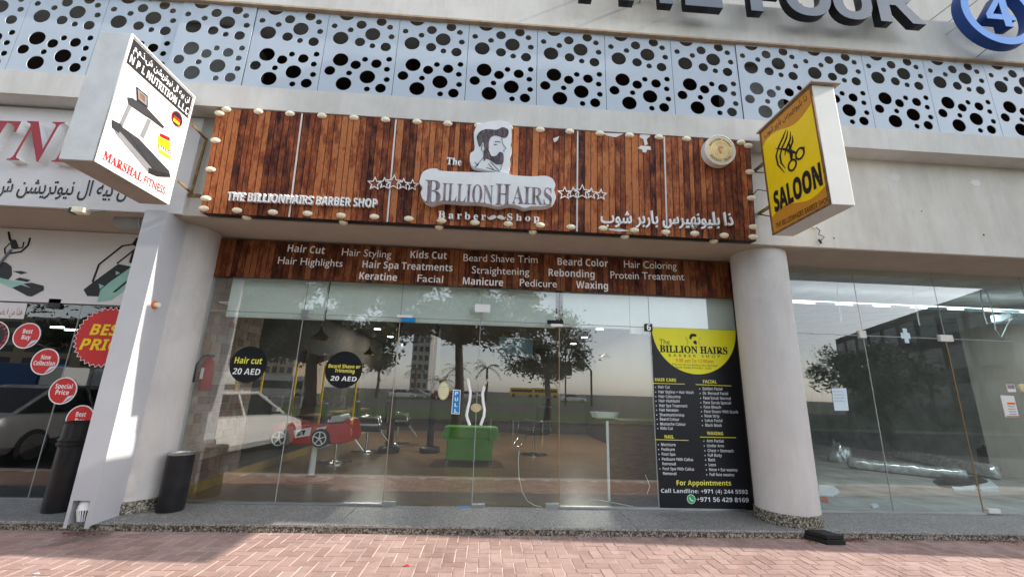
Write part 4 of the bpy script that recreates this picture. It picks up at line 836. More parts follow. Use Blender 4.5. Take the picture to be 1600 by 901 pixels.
pl_('BARBER SHOP', 1045, 556.8, 1125, 559, 'ink', 4.4, 'r', spacing=1.9); pl_('9.00 am To 12.00am', 1056, 565.2, 1115, 567, 'orange', 5.3, 'b')
pl_('Shop no.8 The Four Building, Near Mai Tower,', 1050, 570, 1121.6, 572.6, 'ink', 3, 'm'); pl_('Beside Tasheel, Al Nahada 1, Dubai.', 1056, 574.8, 1112, 576.6, 'ink', 3, 'm')
for t_, x0, y0, x1, y1 in (('HAIR CARE', 1023.5, 595, 1056.5, 596), ('FACIAL', 1098.6, 598, 1120, 598.6), ('NAIL', 1038.5, 684, 1053, 684.4), ('WAXING', 1104.8, 678.5, 1130, 679.3)): pl_(t_, x0, y0, x1, y1, 'tintyellow', 5)
for x0, y0, x1, y1 in ((1019, 597.8, 1070, 599.2), (1087, 599.8, 1142.6, 602), (1023.6, 685.7, 1076, 687), (1093.6, 681.7, 1150, 682.8)):
    shape('underline', [[P2.px(x0, y0), P2.px(x1, y1), P2.px(x1, y1+.9), P2.px(x0, y0+.9)]], P2, .0005, .001, M['tintyellow'], po)
LST = [('Hair Cut', 160, 263, 597, 0), ('Hair Styling + Hair Wash', 163, 472, 640, 0), ('Hair Colouring', 164, 355, 680, 0), ('Hair Highlight', 166, 350, 719, 0), ('Hair Spa Treatment', 169, 417, 760, 0), ('Hair Keratain', 171, 338, 799, 0), ('Shaving/triming', 173, 388, 841, 0),
       ('Beard Colour', 175, 347, 35, 1), ('Mustache Colour', 178, 402, 77, 1), ('Kids Cut', 181, 290, 115, 1), ('Manicure', 186, 313, 258, 1), ('Pedicure', 189, 306, 300, 1), ('Foot Spa', 192, 310, 342, 1), ('Pedicure With Callus', 194, 468, 386, 1), ('Removal', 197, 315, 427, 2), ('Foot Spa With Callus', 200, 476, 470, 1), ('Removal', 203, 320, 512, 2),
       ('Golden Facial', 550, 725, 612, 0), ('Dr. Renaud Facial', 554, 775, 652, 0), ('Face Scrub Normal', 557, 798, 694, 0), ('Face Scrub Special', 560, 800, 734, 0), ('Face Bleach', 562, 713, 773, 0), ('Face Steam With Scurb', 566, 862, 812, 0), ('Nose Strip', 569, 698, 851, 0), ('Lotus Facial', 572, 725, 46, 1), ('Black Mask', 575, 720, 88, 1),
       ('Arm Partial', 587, 735, 226, 1), ('Under Arm', 590, 738, 268, 1), ('Chest + Stomach', 595, 822, 311, 1), ('Full Body', 598, 720, 352, 1), ('Back', 602, 664, 392, 1), ('Legs', 605, 668, 435, 1), ('Nose + Ear waxing', 609, 857, 478, 1), ('Full face waxing', 613, 828, 521, 1)]
for t_, a, c, y, pg in LST:
    x0, x1 = 1000+a/5.63, 1000+c/5.63; y0 = (500 if pg == 0 else 650)+y/5.63
    pl_(t_, x0, y0, x1, y0+(x1-x0)*.02, 'ptext', 4.3, 'm', off=.012)
    if pg < 2: q = P2.px(x0-4.5, y0-1.6); shape('bullet', [circ(*q, .0068, 8)], P2, .0005, .001, M['ptext'], po)
pl_('For Appointments', 1057.4, 757.3, 1142.5, 757.8, 'tintyellow', 7.6, 'b'); pl_('Call Landline: +971 (4) 244 5592', 1033, 769, 1168.7, 770.8, 'ptext', 6.2, 'b'); pl_('+971 56 429 8169', 1088.8, 782.8, 1170, 784, 'ptext', 7, 'b')
q = P2.px(1080, 779); shape('phone_mark', [circ(*q, .053, 28)], P2, .0005, .001, M['ptext'], po); shape('phone_mark', [circ(*q, .046, 28)], P2, .0012, .0016, M['greentick'], po)
shape('phone_mark', [spl([(q[0]-.022, q[1]+.022), (q[0]-.010, q[1]+.02), (q[0]-.008, q[1]+.004), (q[0]+.004, q[1]-.008), (q[0]+.02, q[1]-.010), (q[0]+.022, q[1]-.022), (q[0]+.004, q[1]-.024), (q[0]-.02, q[1]-.002)], 3)], P2, .0018, .0022, M['ptext'], po)
q = P2.px(1083, 532); z_ = lambda *p: [spl([(q[0]+a, q[1]+c) for a, c in p], 3)]
shape('small_portrait', z_((-.05, .04), (-.03, .085), (.01, .095), (.045, .085), (.05, .06), (.02, .055), (-.01, .05), (-.02, .02), (-.04, .02)), P2, .0005, .001, M['ink'], po)
shape('small_portrait', z_((.005, -.005), (.03, .005), (.045, -.01), (.045, -.045), (.02, -.045), (.0, -.025)), P2, .0005, .001, M['ink'], po)
for s_ in (-1, 1): MB().tube([P2.at(q[0]+s_*.10, q[1]+.05, .001), P2.at(q[0]+s_*.07, q[1]-.02, .001), P2.at(q[0]+s_*.09, q[1]-.05, .001)], .003, 4).build('small_portrait', M['amber'], po)

# ------------------------------------------------------------------ barber shop interior
si = tag(empty('shop_interior'), kind='structure')
boxo('floor', (-3.53, .032, .0), (3.45, 9, .074), M['floor'], si)
boxo('ceiling', (-3.53, .36, 2.86), (3.45, 9, 2.95), M['intceil'], si); boxo('back_wall', (-3.6, 9, 0), (3.5, 9.1, 3.2), M['intwall'], si)
boxo('side_wall', (-3.60, .032, 0), (-3.53, 9, 3.24), M['grout'], si); boxo('right_wall', (3.38, .032, 0), (3.5, 9, 3.24), M['intwall'], si)
boxo('skirting', (-3.522, .035, .075), (-3.50, 4.2, .20), M['skirt'], si)
boxo('dark_wall_sheet', (-3.522, 1.33, .21), (-3.505, 8.9, 2.85), M['intwall'], si)  # dark sheet over the left wall beyond the stone tiles
z = .205; row = 0
while z < 2.98:
    h = rr.choice((.10, .125, .15)); y = .036 - (row % 2)*.04
    while y < 1.3:
        l = rr.choice((.12, .17, .21)); y0, y1 = max(y, .036), min(y+l, 1.32)
        if y1-y0 > .03: MB().box((-3.53, y0+.004, z+.004), (-3.515+rr.uniform(0, .008), y1-.004, min(z+h, 2.98)-.004)).build('stone_tile', M['stone'], si)
        y += l
    z += h; row += 1
for xa, xb, yb_, yy in ((352, 505, 497, .09), (508, 868, 505, .10), (880, 984, 512, .09), (986, 1150, 524, .08)):
    a, c = PY(xa, yb_, yy), PY(xb, yb_, yy); MB().box((a[0], yy, PY((xa+xb)/2, yb_, yy)[2]), (c[0], yy+.05, 3.19)).build('bulkhead', M['offwhite'], si)
MB().box((-3.5, .155, 2.4), (3.3, .36, 2.42)).build('bulkhead_soffit', M['offwhite'], si)
DLG = ('round ceiling downlight left of the doors, %s', 'round ceiling downlight right of the doors, %s')
for i, (x, y) in enumerate(((590, 513), (610, 525), (627, 537), (937, 513), (913, 526), (896, 536), (755, 505))):
    p = PZ(x, y, 2.85); lab = 'round ceiling downlight right over the double doors' if i == 6 else DLG[i//3] % ('nearest of three', 'middle one of three', 'deepest of three')[i % 3]
    t_ = thing('downlight', lab, 'light', (p[0], p[1], 2.85), 'round ceiling downlights'); MB().lathe([(.09, 2.835), (.1, 2.859)], (p[0], p[1], 0), 20).build('rim', M['white'], t_); MB().lathe([(.08, 2.83), (.08, 2.834)], (p[0], p[1], 0), 20).build('diffuser', M['lamp'], t_)
    ld = bpy.data.lights.new('downlight_lamp', 'AREA'); ld.shape = 'DISK'; ld.size = .16; ld.energy = 14; ld.color = (1, .95, .86); lo_ = bpy.data.objects.new('downlight_lamp', ld); link(lo_, t_); lo_.location = (0, 0, -.025)
for x, y, yy, s_, lab in ((501, 524, 1.5, 1., 'golden cone pendant lamp with a thin rod, the large near one'), (577, 550, 3.6, .8, 'small golden pendant lamp further inside, above the beard sticker'), (947, 556, 3.2, .7, 'faint pale pendant lamp hanging above the reception counter')):
    p = PY(x, y, yy); t_ = thing('pendant_lamp', lab, 'pendant lamp', tuple(p), 'pendant lamps')
    MB().lathe([(.015*s_, .16*s_), (.025*s_, .08*s_), (.07*s_, .03*s_), (.14*s_, -.04*s_), (.142*s_, -.06*s_), (.12*s_, -.06*s_), (.06*s_, .01*s_)], p, 28).build('shade', M['gold'], t_, smooth=50); MB().tube([(p[0], p[1], p[2]+.15*s_), (p[0], p[1], 2.87)], .006, 6).build('rod', M['gold'], t_)
# extinguisher
p = PX(318, 605, -3.42); zz = p[2]; t_ = thing('fire_extinguisher', 'red fire extinguisher hanging on the stone tiled wall', 'fire extinguisher', tuple(p))
c_ = (p[0], p[1]+.02, zz-.04); MB().lathe([(.03, 0), (.06, .008), (.065, .03), (.065, .32), (.05, .36), (.022, .385), (.02, .41)], c_, 24).build('cylinder', M['extred'], t_, smooth=40)
MB().tube([(c_[0], c_[1], c_[2]+.42), (c_[0]-.05, c_[1]-.05, c_[2]+.42), (c_[0]-.09, c_[1]-.1, c_[2]+.3), (c_[0]-.08, c_[1]-.1, c_[2]+.1)], .012, 8).build('hose', M['rubber'], t_, smooth=50)
MB().box((c_[0]-.02, c_[1]-.06, c_[2]+.41), (c_[0]+.02, c_[1]+.05, c_[2]+.435)).build('lever', M['letblack'], t_); MB().box((c_[0]-.04, c_[1]-.068, c_[2]+.14), (c_[0]-.005, c_[1]-.05, c_[2]+.27)).build('label_plate', M['white'], t_)
# toy car chair
tc = thing('toy_car_chair', 'red toy car barber chair on a white pole inside the shop', 'toy car', (-2.5, 1.39, .075))
CP = front(1.18)
bodyp = [(421, 688), (424, 672), (431, 663), (442, 659), (456, 658), (470, 664), (490, 664), (500, 662), (515, 662), (528, 661), (540, 660), (549, 668), (551, 680), (546, 690), (530, 693), (516, 694), (512, 682), (501, 675), (491, 681), (488, 694), (453, 693), (449, 681), (438, 675), (428, 681), (426, 692)]
b = MB().prism(pxs(CP, bodyp), CP, -.5, 0); b.build('body', M['toyred'], tc, bevel=.03, smooth=40)
shape('windshield', [pxs(CP, [(512, 660), (517, 650), (530, 648), (536, 658)])], CP, -.45, -.05, M['lgrey'], tc); shape('seat_back', [pxs(CP, [(536, 660), (541, 653), (549, 660), (548, 668)])], CP, -.42, -.08, M['toyred'], tc)
shape('door_decal', [pxs(CP, [(459, 672), (487, 667), (484, 680), (461, 684)])], CP, .001, .003, M['white'], tc); shape('door_decal', [pxs(CP, [(465, 674), (478, 671), (475, 679), (463, 681)])], CP, .0035, .005, M['ink'], tc); shape('rear_decal', [pxs(CP, [(494, 669), (511, 665), (508, 670), (496, 672)])], CP, .001, .003, M['white'], tc)
tpx('5', CP.off(.005), 468, 680, 473, 680, M['white'], tc, st='bi', cappx=6)
for wx in (438, 501):
    for dn in (.0, -.42):
        c_ = CP.at(*CP.px(wx, 684), dn); wv_ = MB().lathe([(.112, -.05), (.128, -.035), (.128, .035), (.112, .05)], c_, 28, 'y').build('wheel', M['tyre'], tc, smooth=40)
        if dn == 0:
            MB().lathe([(.098, .047), (.098, .057), (.084, .057), (.084, .047)], c_, 28, 'y', False).build('rim', M['white'], wv_); MB().lathe([(.02, .05), (.02, .058)], c_, 12, 'y').build('hub', M['white'], wv_)
            for k in range(5):
                a = k*2*math.pi/5+.3; MB().tube([(c_[0]+.015*math.cos(a), c_[1]-.054, c_[2]+.015*math.sin(a)), (c_[0]+.088*math.cos(a), c_[1]-.054, c_[2]+.088*math.sin(a))], .009, 6).build('spoke', M['white'], wv_)
MB().tube([(-2.5, 1.39, .09), (-2.5, 1.39, .62)], [.045, .04], 16).build('pole', M['white'], tc, smooth=50); MB().lathe([(.32, .076), (.325, .085), (.30, .093), (.06, .10), (.055, .13)], (-2.5, 1.39, 0), 36).build('base_plate', M['tan'], tc, smooth=40)
# barber chairs
def chair(loc, rz, lab):
    t_ = empty('barber_chair', (0, 0, 0)); tag(t_, lab, 'barber chair', 'black barber chairs')
    MB().lathe([(.30, 0), (.30, .015), (.08, .03), (.05, .05)], (0, 0, 0), 28).build('base_plate', M['chrome'], t_, smooth=40); MB().tube([(0, 0, .03), (0, 0, .42)], .03, 14).build('pole', M['chrome'], t_, smooth=50)
    MB().box((-.26, -.27, .42), (.26, .25, .55)).build('seat', M['black'], t_, bevel=.03); MB().box((-.25, .22, .5), (.25, .33, 1.02)).build('backrest', M['black'], t_, bevel=.04); MB().box((-.12, .27, 1.05), (.12, .35, 1.22)).build('headrest', M['black'], t_, bevel=.03)
    for s_ in (-1, 1): MB().tube([(s_*.29, .25, .5), (s_*.29, .2, .72), (s_*.29, -.2, .7), (s_*.29, -.24, .5)], .018, 8).build('armrest', M['chrome'], t_, smooth=50)
    MB().tube([(-.12, -.25, .45), (-.14, -.45, .2), (.14, -.45, .2), (.12, -.25, .45)], .013, 8).build('footrest', M['chrome'], t_, smooth=50)
    t_.location = loc; t_.rotation_euler = (0, 0, rz); return t_
ch = chair((-2.63, 2.76, .075), R(110), 'black barber chair on a chrome disc just right of the toy car')
copy_tree(ch, 'black barber chair further in behind the toy car, second in its row', (-2.45, 4.1, .075), R(100)); copy_tree(ch, 'black barber chair by the left door edge, deepest in its row', (-2.1, 5.5, .075), R(95)); copy_tree(ch, 'black barber chair behind the right fixed pane near the reception', (1.1, 4.2, .075), R(-60))
for q_, lab in ((((811, 703), (810, 720), (811, 745), (816, 768), (824, 782), (836, 789), (850, 793)), 'thin white cord curling down inside the right glass door'), (((915, 792), (921, 787), (923, 780), (940, 781), (965, 786), (998, 792)), 'thin white cord lying along the floor under the right fixed pane'), (((1008, 741), (1013, 752), (1015, 760), (1011, 771)), 'short curved white cord beside the price poster')):
    tag(MB().tube([PY(x, y, .04) for x, y in q_], .004, 5).build('loose_cable', M['white'], smooth=60), lab, 'cord', 'white cables behind the glass')
for k_, (x, y) in enumerate(((671, 706), (607, 706))):
    p = PZ(x, y, .075); t_ = thing('black_post', ('black post on a thick round base between the left door and the armchair', 'black post on a thick round base at the left edge of the double doors')[k_], 'post', tuple(p), 'black posts inside the barber shop')
    MB().tube([(p[0], p[1], .1), (p[0], p[1], 2.84)], .075, 16).build('shaft', M['black'], t_, smooth=50); MB().lathe([(.22, .076), (.22, .16), (.19, .19), (.08, .20)], (p[0], p[1], 0), 28).build('base', M['black'], t_, smooth=40)
# sofa
sf = thing('green_armchair', 'bright green leather armchair with rolled arms behind the double doors', 'armchair', (-.26, 2.95, .075))
a, c = PZ(695, 722, .12), PZ(769, 722, .12); zt = PY(735, 664, 3.0)[2]; za = PY(735, 672, 2.9)[2]; x0, x1, y0 = a[0], c[0], 2.85
MB().box((x0, y0, .13), (x1, y0+.62, za)).build('body', M['green'], sf, bevel=.03); MB().box((x0-.07, y0-.03, za-.17), (x1+.10, y0+.22, zt)).build('backrest', M['green'], sf, bevel=.07)
for xx in (x0-.08, x1-.05): MB().tube([(xx+.065, y0-.02, za-.08), (xx+.065, y0+.62, za-.08)], .085, 16).build('armrest', M['green'], sf, smooth=50)
for xx in (x0, x1-.03): 
    for yy in (y0+.03, y0+.6): MB().tube([(xx+.015, yy, .076), (xx+.015, yy, .13)], .015, 8).build('leg', M['chrome'], sf)
# reception counter and basin
rc = thing('reception_counter', 'brown reception counter with a thin white edge near the price poster', 'counter', (2.0, .6, .075))
MB().box((1.66, .40, .075), (2.9, .46, 1.02)).build('front_panel', M['tan'], rc); MB().box((1.62, .38, 1.02), (2.95, .95, 1.06)).build('counter_top', M['tan'], rc, bevel=.005); MB().box((1.625, .37, .075), (1.655, .40, 1.05)).build('white_edge', M['white'], rc)
p = PY(938, 653, .55); t_ = thing('white_basin', 'white round bowl resting on the reception counter', 'bowl', (p[0]+.1, .6, 1.06)); MB().lathe([(.08, 0), (.17, .02), (.2, .09), (.19, .09), (.15, .03)], (p[0]+.08, .62, 1.061), 32).build('bowl', M['white'], t_, smooth=50)
# back counters with mirrors, dim
for i, yy in enumerate((3.0, 4.4, 5.8)):
    t_ = thing('mirror_station', ('dim mirror station on the left wall behind the nearest barber chair', 'dim mirror station on the left wall, second one inside', 'dim mirror station on the left wall, deepest one')[i], 'mirror', (-3.5, yy, .9), 'mirror stations on the left wall')
    MB().box((-3.5, yy, 1.0), (-3.47, yy+.9, 2.0)).build('mirror', M['chrome'], t_); MB().box((-3.5, yy-.05, .95), (-3.46, yy, 2.05)).build('frame', M['gold'], t_); MB().box((-3.5, yy+.9, .95), (-3.46, yy+.95, 2.05)).build('frame', M['gold'], t_); MB().box((-3.5, yy, .8), (-3.15, yy+.9, .84)).build('shelf', M['tan'], t_)

# ------------------------------------------------------------------ vacant shop interior
vi = tag(empty('vacant_interior'), kind='structure')
boxo('floor', (3.6, .032, 0), (11, 9, .074), M['vfloor'], vi); boxo('ceiling', (3.6, .032, 3.23), (11, 9, 3.3), M['vwall'], vi); boxo('back_wall', (3.6, 9, 0), (11, 9.1, 3.3), M['vwall'], vi); boxo('side_wall', (3.52, .032, 0), (3.6, 9, 3.3), M['vwall'], vi); boxo('right_wall', (11, .032, 0), (11.1, 9, 3.3), M['vwall'], vi)
def ftag(o, l, c): tag(o, l, c); return o
def roll(px0, px1, r, lab):
    a, c = PZ(*px0, .075+r), PZ(*px1, .075+r); n_ = 26; pts = [a+(c-a)*k/n_ for k in range(n_+1)]; q = random.Random(len(lab))
    rs = [r*(.25 if k in (0, n_) else q.uniform(.88, 1.06)) for k in range(n_+1)]; pts = [p_+np.array((0, 0, (rs[k]-r))) for k, p_ in enumerate(pts)]
    ftag(MB().tube(pts, rs, 14).build('plastic_wrapped_roll', M['plastic'], smooth=70), lab, 'wrapped roll')
roll((1325, 722), (1512, 742), .11, 'long plastic wrapped roll lying nearest the glass in the vacant shop'); roll((1395, 706), (1560, 738), .13, 'long plastic wrapped roll lying behind another one in the vacant shop')
def lump(name_, px0, s, mt_, lab, cat, seed):
    q = random.Random(seed); p = PZ(*px0, .075); bm = bmesh.new(); bmesh.ops.create_icosphere(bm, subdivisions=3, radius=1)
    for v in bm.verts:
        k = 1+.25*math.sin(v.co.x*7+seed)+.2*math.sin(v.co.y*9)+q.uniform(-.12, .12); v.co = Vector((v.co.x*s[0]*k, v.co.y*s[1]*k, max(v.co.z, -.3)*s[2]*k)); v.co += Vector((p[0], p[1], .076+.3*s[2]*1.2))
    me = bpy.data.meshes.new('m'); bm.to_mesh(me); bm.free(); me.shade_smooth(); tag(put(name_, me, M[mt_]), lab, cat)
lump('crumpled_plastic', (1312, 722), (.16, .2, .28), 'plastic', 'crumpled clear plastic heap standing beside the wrapped rolls', 'plastic heap', 3); lump('dark_heap', (1575, 735), (.4, .35, .4), 'rubber', 'dark rubbish heap at the right end of the wrapped rolls', 'rubbish', 8)
def sheet(name_, pts, mt_, lab, cat, h=.02):
    q = [PZ(x, y, .08) for x, y in pts]; k = len(q); r_ = random.Random(int(pts[0][0])); vs = [(p[0], p[1], .0765) for p in q]+[(p[0], p[1], .08+h*r_.uniform(.3, 1.3)) for p in q]
    tag(put(name_, mesh(vs, [tuple(range(k)), tuple(range(k, 2*k))]+[(i, (i+1) % k, k+(i+1) % k, k+i) for i in range(k)]), M[mt_]), lab, cat)
sheet('cardboard_sheets', [(1458, 752), (1480, 746), (1530, 748), (1545, 756), (1500, 762), (1470, 760)], 'rubber', 'dark folded sheets on the vacant shop floor before the rolls', 'sheets', .05)
sheet('folded_paper', [(1486, 758), (1525, 757), (1524, 766), (1490, 766)], 'paper', 'white folded paper under the dark sheets', 'paper', .02); sheet('folded_paper', [(1530, 758), (1545, 750), (1562, 767), (1534, 767)], 'paper', 'white folded paper right of the brass door edge', 'paper', .05)
sheet('folded_paper', [(1280, 762), (1303, 761), (1312, 769), (1300, 775), (1280, 774)], 'paper', 'white crumpled paper on the floor beside the round column', 'paper', .04); sheet('brick_shard', [(1282, 778), (1290, 776), (1295, 785), (1284, 783)], 'orange', 'small orange shard on the floor beside the round column', 'shard', .03)
sheet('folded_paper', [(1358, 788), (1368, 786), (1373, 791), (1364, 793)], 'paper', 'small white scrap on the vacant floor near the glass', 'paper', .02)
YRL = 1.2; a, c = PY(1237, 470, YRL), PY(1640, 489, YRL); tl_ = thing('cable_tray', 'long pale ceiling rail with clips across the vacant shop', 'ceiling rail', tuple(a)); MB().box((a[0], YRL, a[2]-.02), (c[0], YRL+.06, a[2]+.02)).build('rail', M['tube'], tl_)
ld = bpy.data.lights.new('rail_fill_light', 'AREA'); ld.shape = 'RECTANGLE'; ld.size = 4.5; ld.size_y = .05; ld.energy = 17; ld.color = (.97, 1, 1); lo_ = bpy.data.objects.new('rail_fill_light', ld); link(lo_, tl_); lo_.location = (2.6, .03, -.06)  # fill light added under the rail to brighten the dim vacant room
for k in range(7): xx = a[0]+.4+(c[0]-a[0])*k/7; MB().box((xx, YRL-.02, a[2]-.045), (xx+.35, YRL-.002, a[2]+.0)).build('clip', M['paper'], tl_)
for i, q in enumerate((((1530, 445), (1535, 480), (1542, 505), (1560, 505), (1590, 490)), ((1540, 450), (1552, 490), (1556, 515), (1565, 527), (1575, 505), (1590, 492)), ((1312, 425), (1308, 455), (1315, 503)), ((1425, 450), (1432, 480), (1437, 508)))):
    tag(MB().tube([PY(x, y, .9) for x, y in q], .009, 6).build('hanging_cable', M['paper'], smooth=60), ('pale cable looping down to the white ceiling unit, shallower of two', 'pale cable looping down to the white ceiling unit, lower hanging loop', 'straight pale cable hanging near the round column', 'straight pale cable hanging above the taped cross')[i], 'cable', 'cables in the vacant shop')
p = PY(1592, 496, .9); tag(boxo('ceiling_unit', (p[0]-.12, .9, p[2]-.05), (p[0]+.45, 1.2, p[2]+.08), M['paper'], bevel=.02), 'white ceiling unit hanging at the right frame edge', 'ceiling unit')
def gnote(name_, lab, pts, mt_):
    q = [SG.px(*a) for a in pts]; c_ = np.mean(q, axis=0); t_ = thing(name_, lab, 'notice', tuple(SG.at(*c_))); shape('sheet', [q], SG, 0, .002, M[mt_], t_); return t_
t_ = gnote('paper_note', 'pale blue paper note with handwriting on the vacant glass', [(1299, 606), (1322, 606), (1326, 641), (1304, 641)], 'paper')
for k, (tx_, xb) in enumerate((('In the 5', 1317), ('Contact for', 1319), ('shop sale', 1319), ('055 8764', 1320))): tpx(tx_, SG, 1302+k*.6, 612+k*5, xb, 612.3+k*5, M['greyprint'], t_, st='m', cappx=2.2, n=.003, name='handwriting')
t_ = gnote('instruction_sheet', 'white instruction sheet with orange band near the glass door lock', [(1563, 617), (1584, 618), (1592, 651), (1571, 651)], 'print')
shape('orange_band', [[SG.px(1573, 628), SG.px(1585, 628.5), SG.px(1586, 631.5), SG.px(1574, 631.5)]], SG, .0025, .004, M['orange'], t_); shape('orange_band', [[SG.px(1572, 649), SG.px(1591, 649), SG.px(1591.5, 650.5), SG.px(1572.3, 650.5)]], SG, .0025, .004, M['orange'], t_)
for k in range(4): shape('print_line', [[SG.px(1574+k, 634+k*4), SG.px(1585+k, 634.3+k*4), SG.px(1585.2+k, 635.3+k*4), SG.px(1574.2+k, 635+k*4)]], SG, .0025, .004, M['greyprint'], t_)
t_ = gnote('small_notice', 'small purple and white notice above the instruction sheet', [(1572, 600), (1584, 600), (1588, 612), (1575, 612)], 'print'); shape('purple_print', [[SG.px(1573, 601), SG.px(1583, 601), SG.px(1585, 607), SG.px(1575, 607)]], SG, .0025, .004, M['mauve'], t_)
c_ = SG.px(1597, 606); tag(MB().lathe([(.055, 0), (.055, .02), (.03, .03)], (c_[0], -.008, c_[1]), 24, 'y').build('door_lock', M['beige'], smooth=40), 'round brass door lock at the right frame edge', 'lock')

# ------------------------------------------------------------------ small things on the ground
rb = thing('rubber_block', 'two black rubber slabs stacked against the granite step', 'rubber block', tuple(PZ(1298, 846, 0)))
a = PZ(1293, 851, 0); c = PZ(1319, 850, 0)
for k, (z0_, z1_, g) in enumerate(((.001, .045, 0), (.049, .088, .006))): 
    x0, x1 = a[0]+g, c[0]-g; vs = []
    for zz in (z0_, z1_): vs += [(x0, a[1]+g, zz), (x1, a[1]+g, zz), (x1-.06, -.725+(.03 if z1_ > .08 else 0)*0, zz), (x0-.10, -.735, zz)]
    put('slab', mesh(vs, [(0, 1, 2, 3), (4, 5, 6, 7), (0, 1, 5, 4), (1, 2, 6, 5), (2, 3, 7, 6), (3, 0, 4, 7)], bevel=.004), M['rubber'], rb)
lv = MB(); q = random.Random(9)
for cx, n_, sp_ in ((1268, 40, 6), (1330, 90, 12), (1540, 40, 14), (1580, 30, 8), (125, 60, 20), (860, 14, 40), (945, 10, 30), (1100, 12, 60)):
    for k in range(n_):
        x = cx+q.gauss(0, sp_); p = PZ(x, 837+(x-800)*.008+abs(q.gauss(0, 3)), .004); s_ = q.uniform(.006, .018); a = q.uniform(0, 6.3); d1 = np.array((math.cos(a), math.sin(a), q.uniform(-.2, .5)))*s_; d2 = np.array((-math.sin(a), math.cos(a), q.uniform(0, .4)))*s_*.5
        if p[1] > -.722: p[1] = -.73
        lv.add([p-d1, p+d2, p+d1, p-d2], [(0, 1, 2, 3)])
tag(lv.build('leaf_litter', M['litter']), kind='stuff')
for x, y, mt_, lab in ((635, 884, 'red', 'tiny red scrap lying on the sunlit bricks'), (810, 848, 'blue', 'tiny blue scrap on the bricks before the doors'), (56, 897, 'paper', 'small white scrap on the bricks at the lower left')):
    p = PZ(x, y, .0); s_ = .03 if mt_ != 'blue' else .012; tag(put('litter_scrap', mesh([(p[0]-s_, p[1], .003), (p[0], p[1]-s_*.4, .008), (p[0]+s_, p[1], .004), (p[0]+s_*.2, p[1]+s_*.4, .012)], [(0, 1, 2, 3)]), M[mt_]), lab, 'scrap')

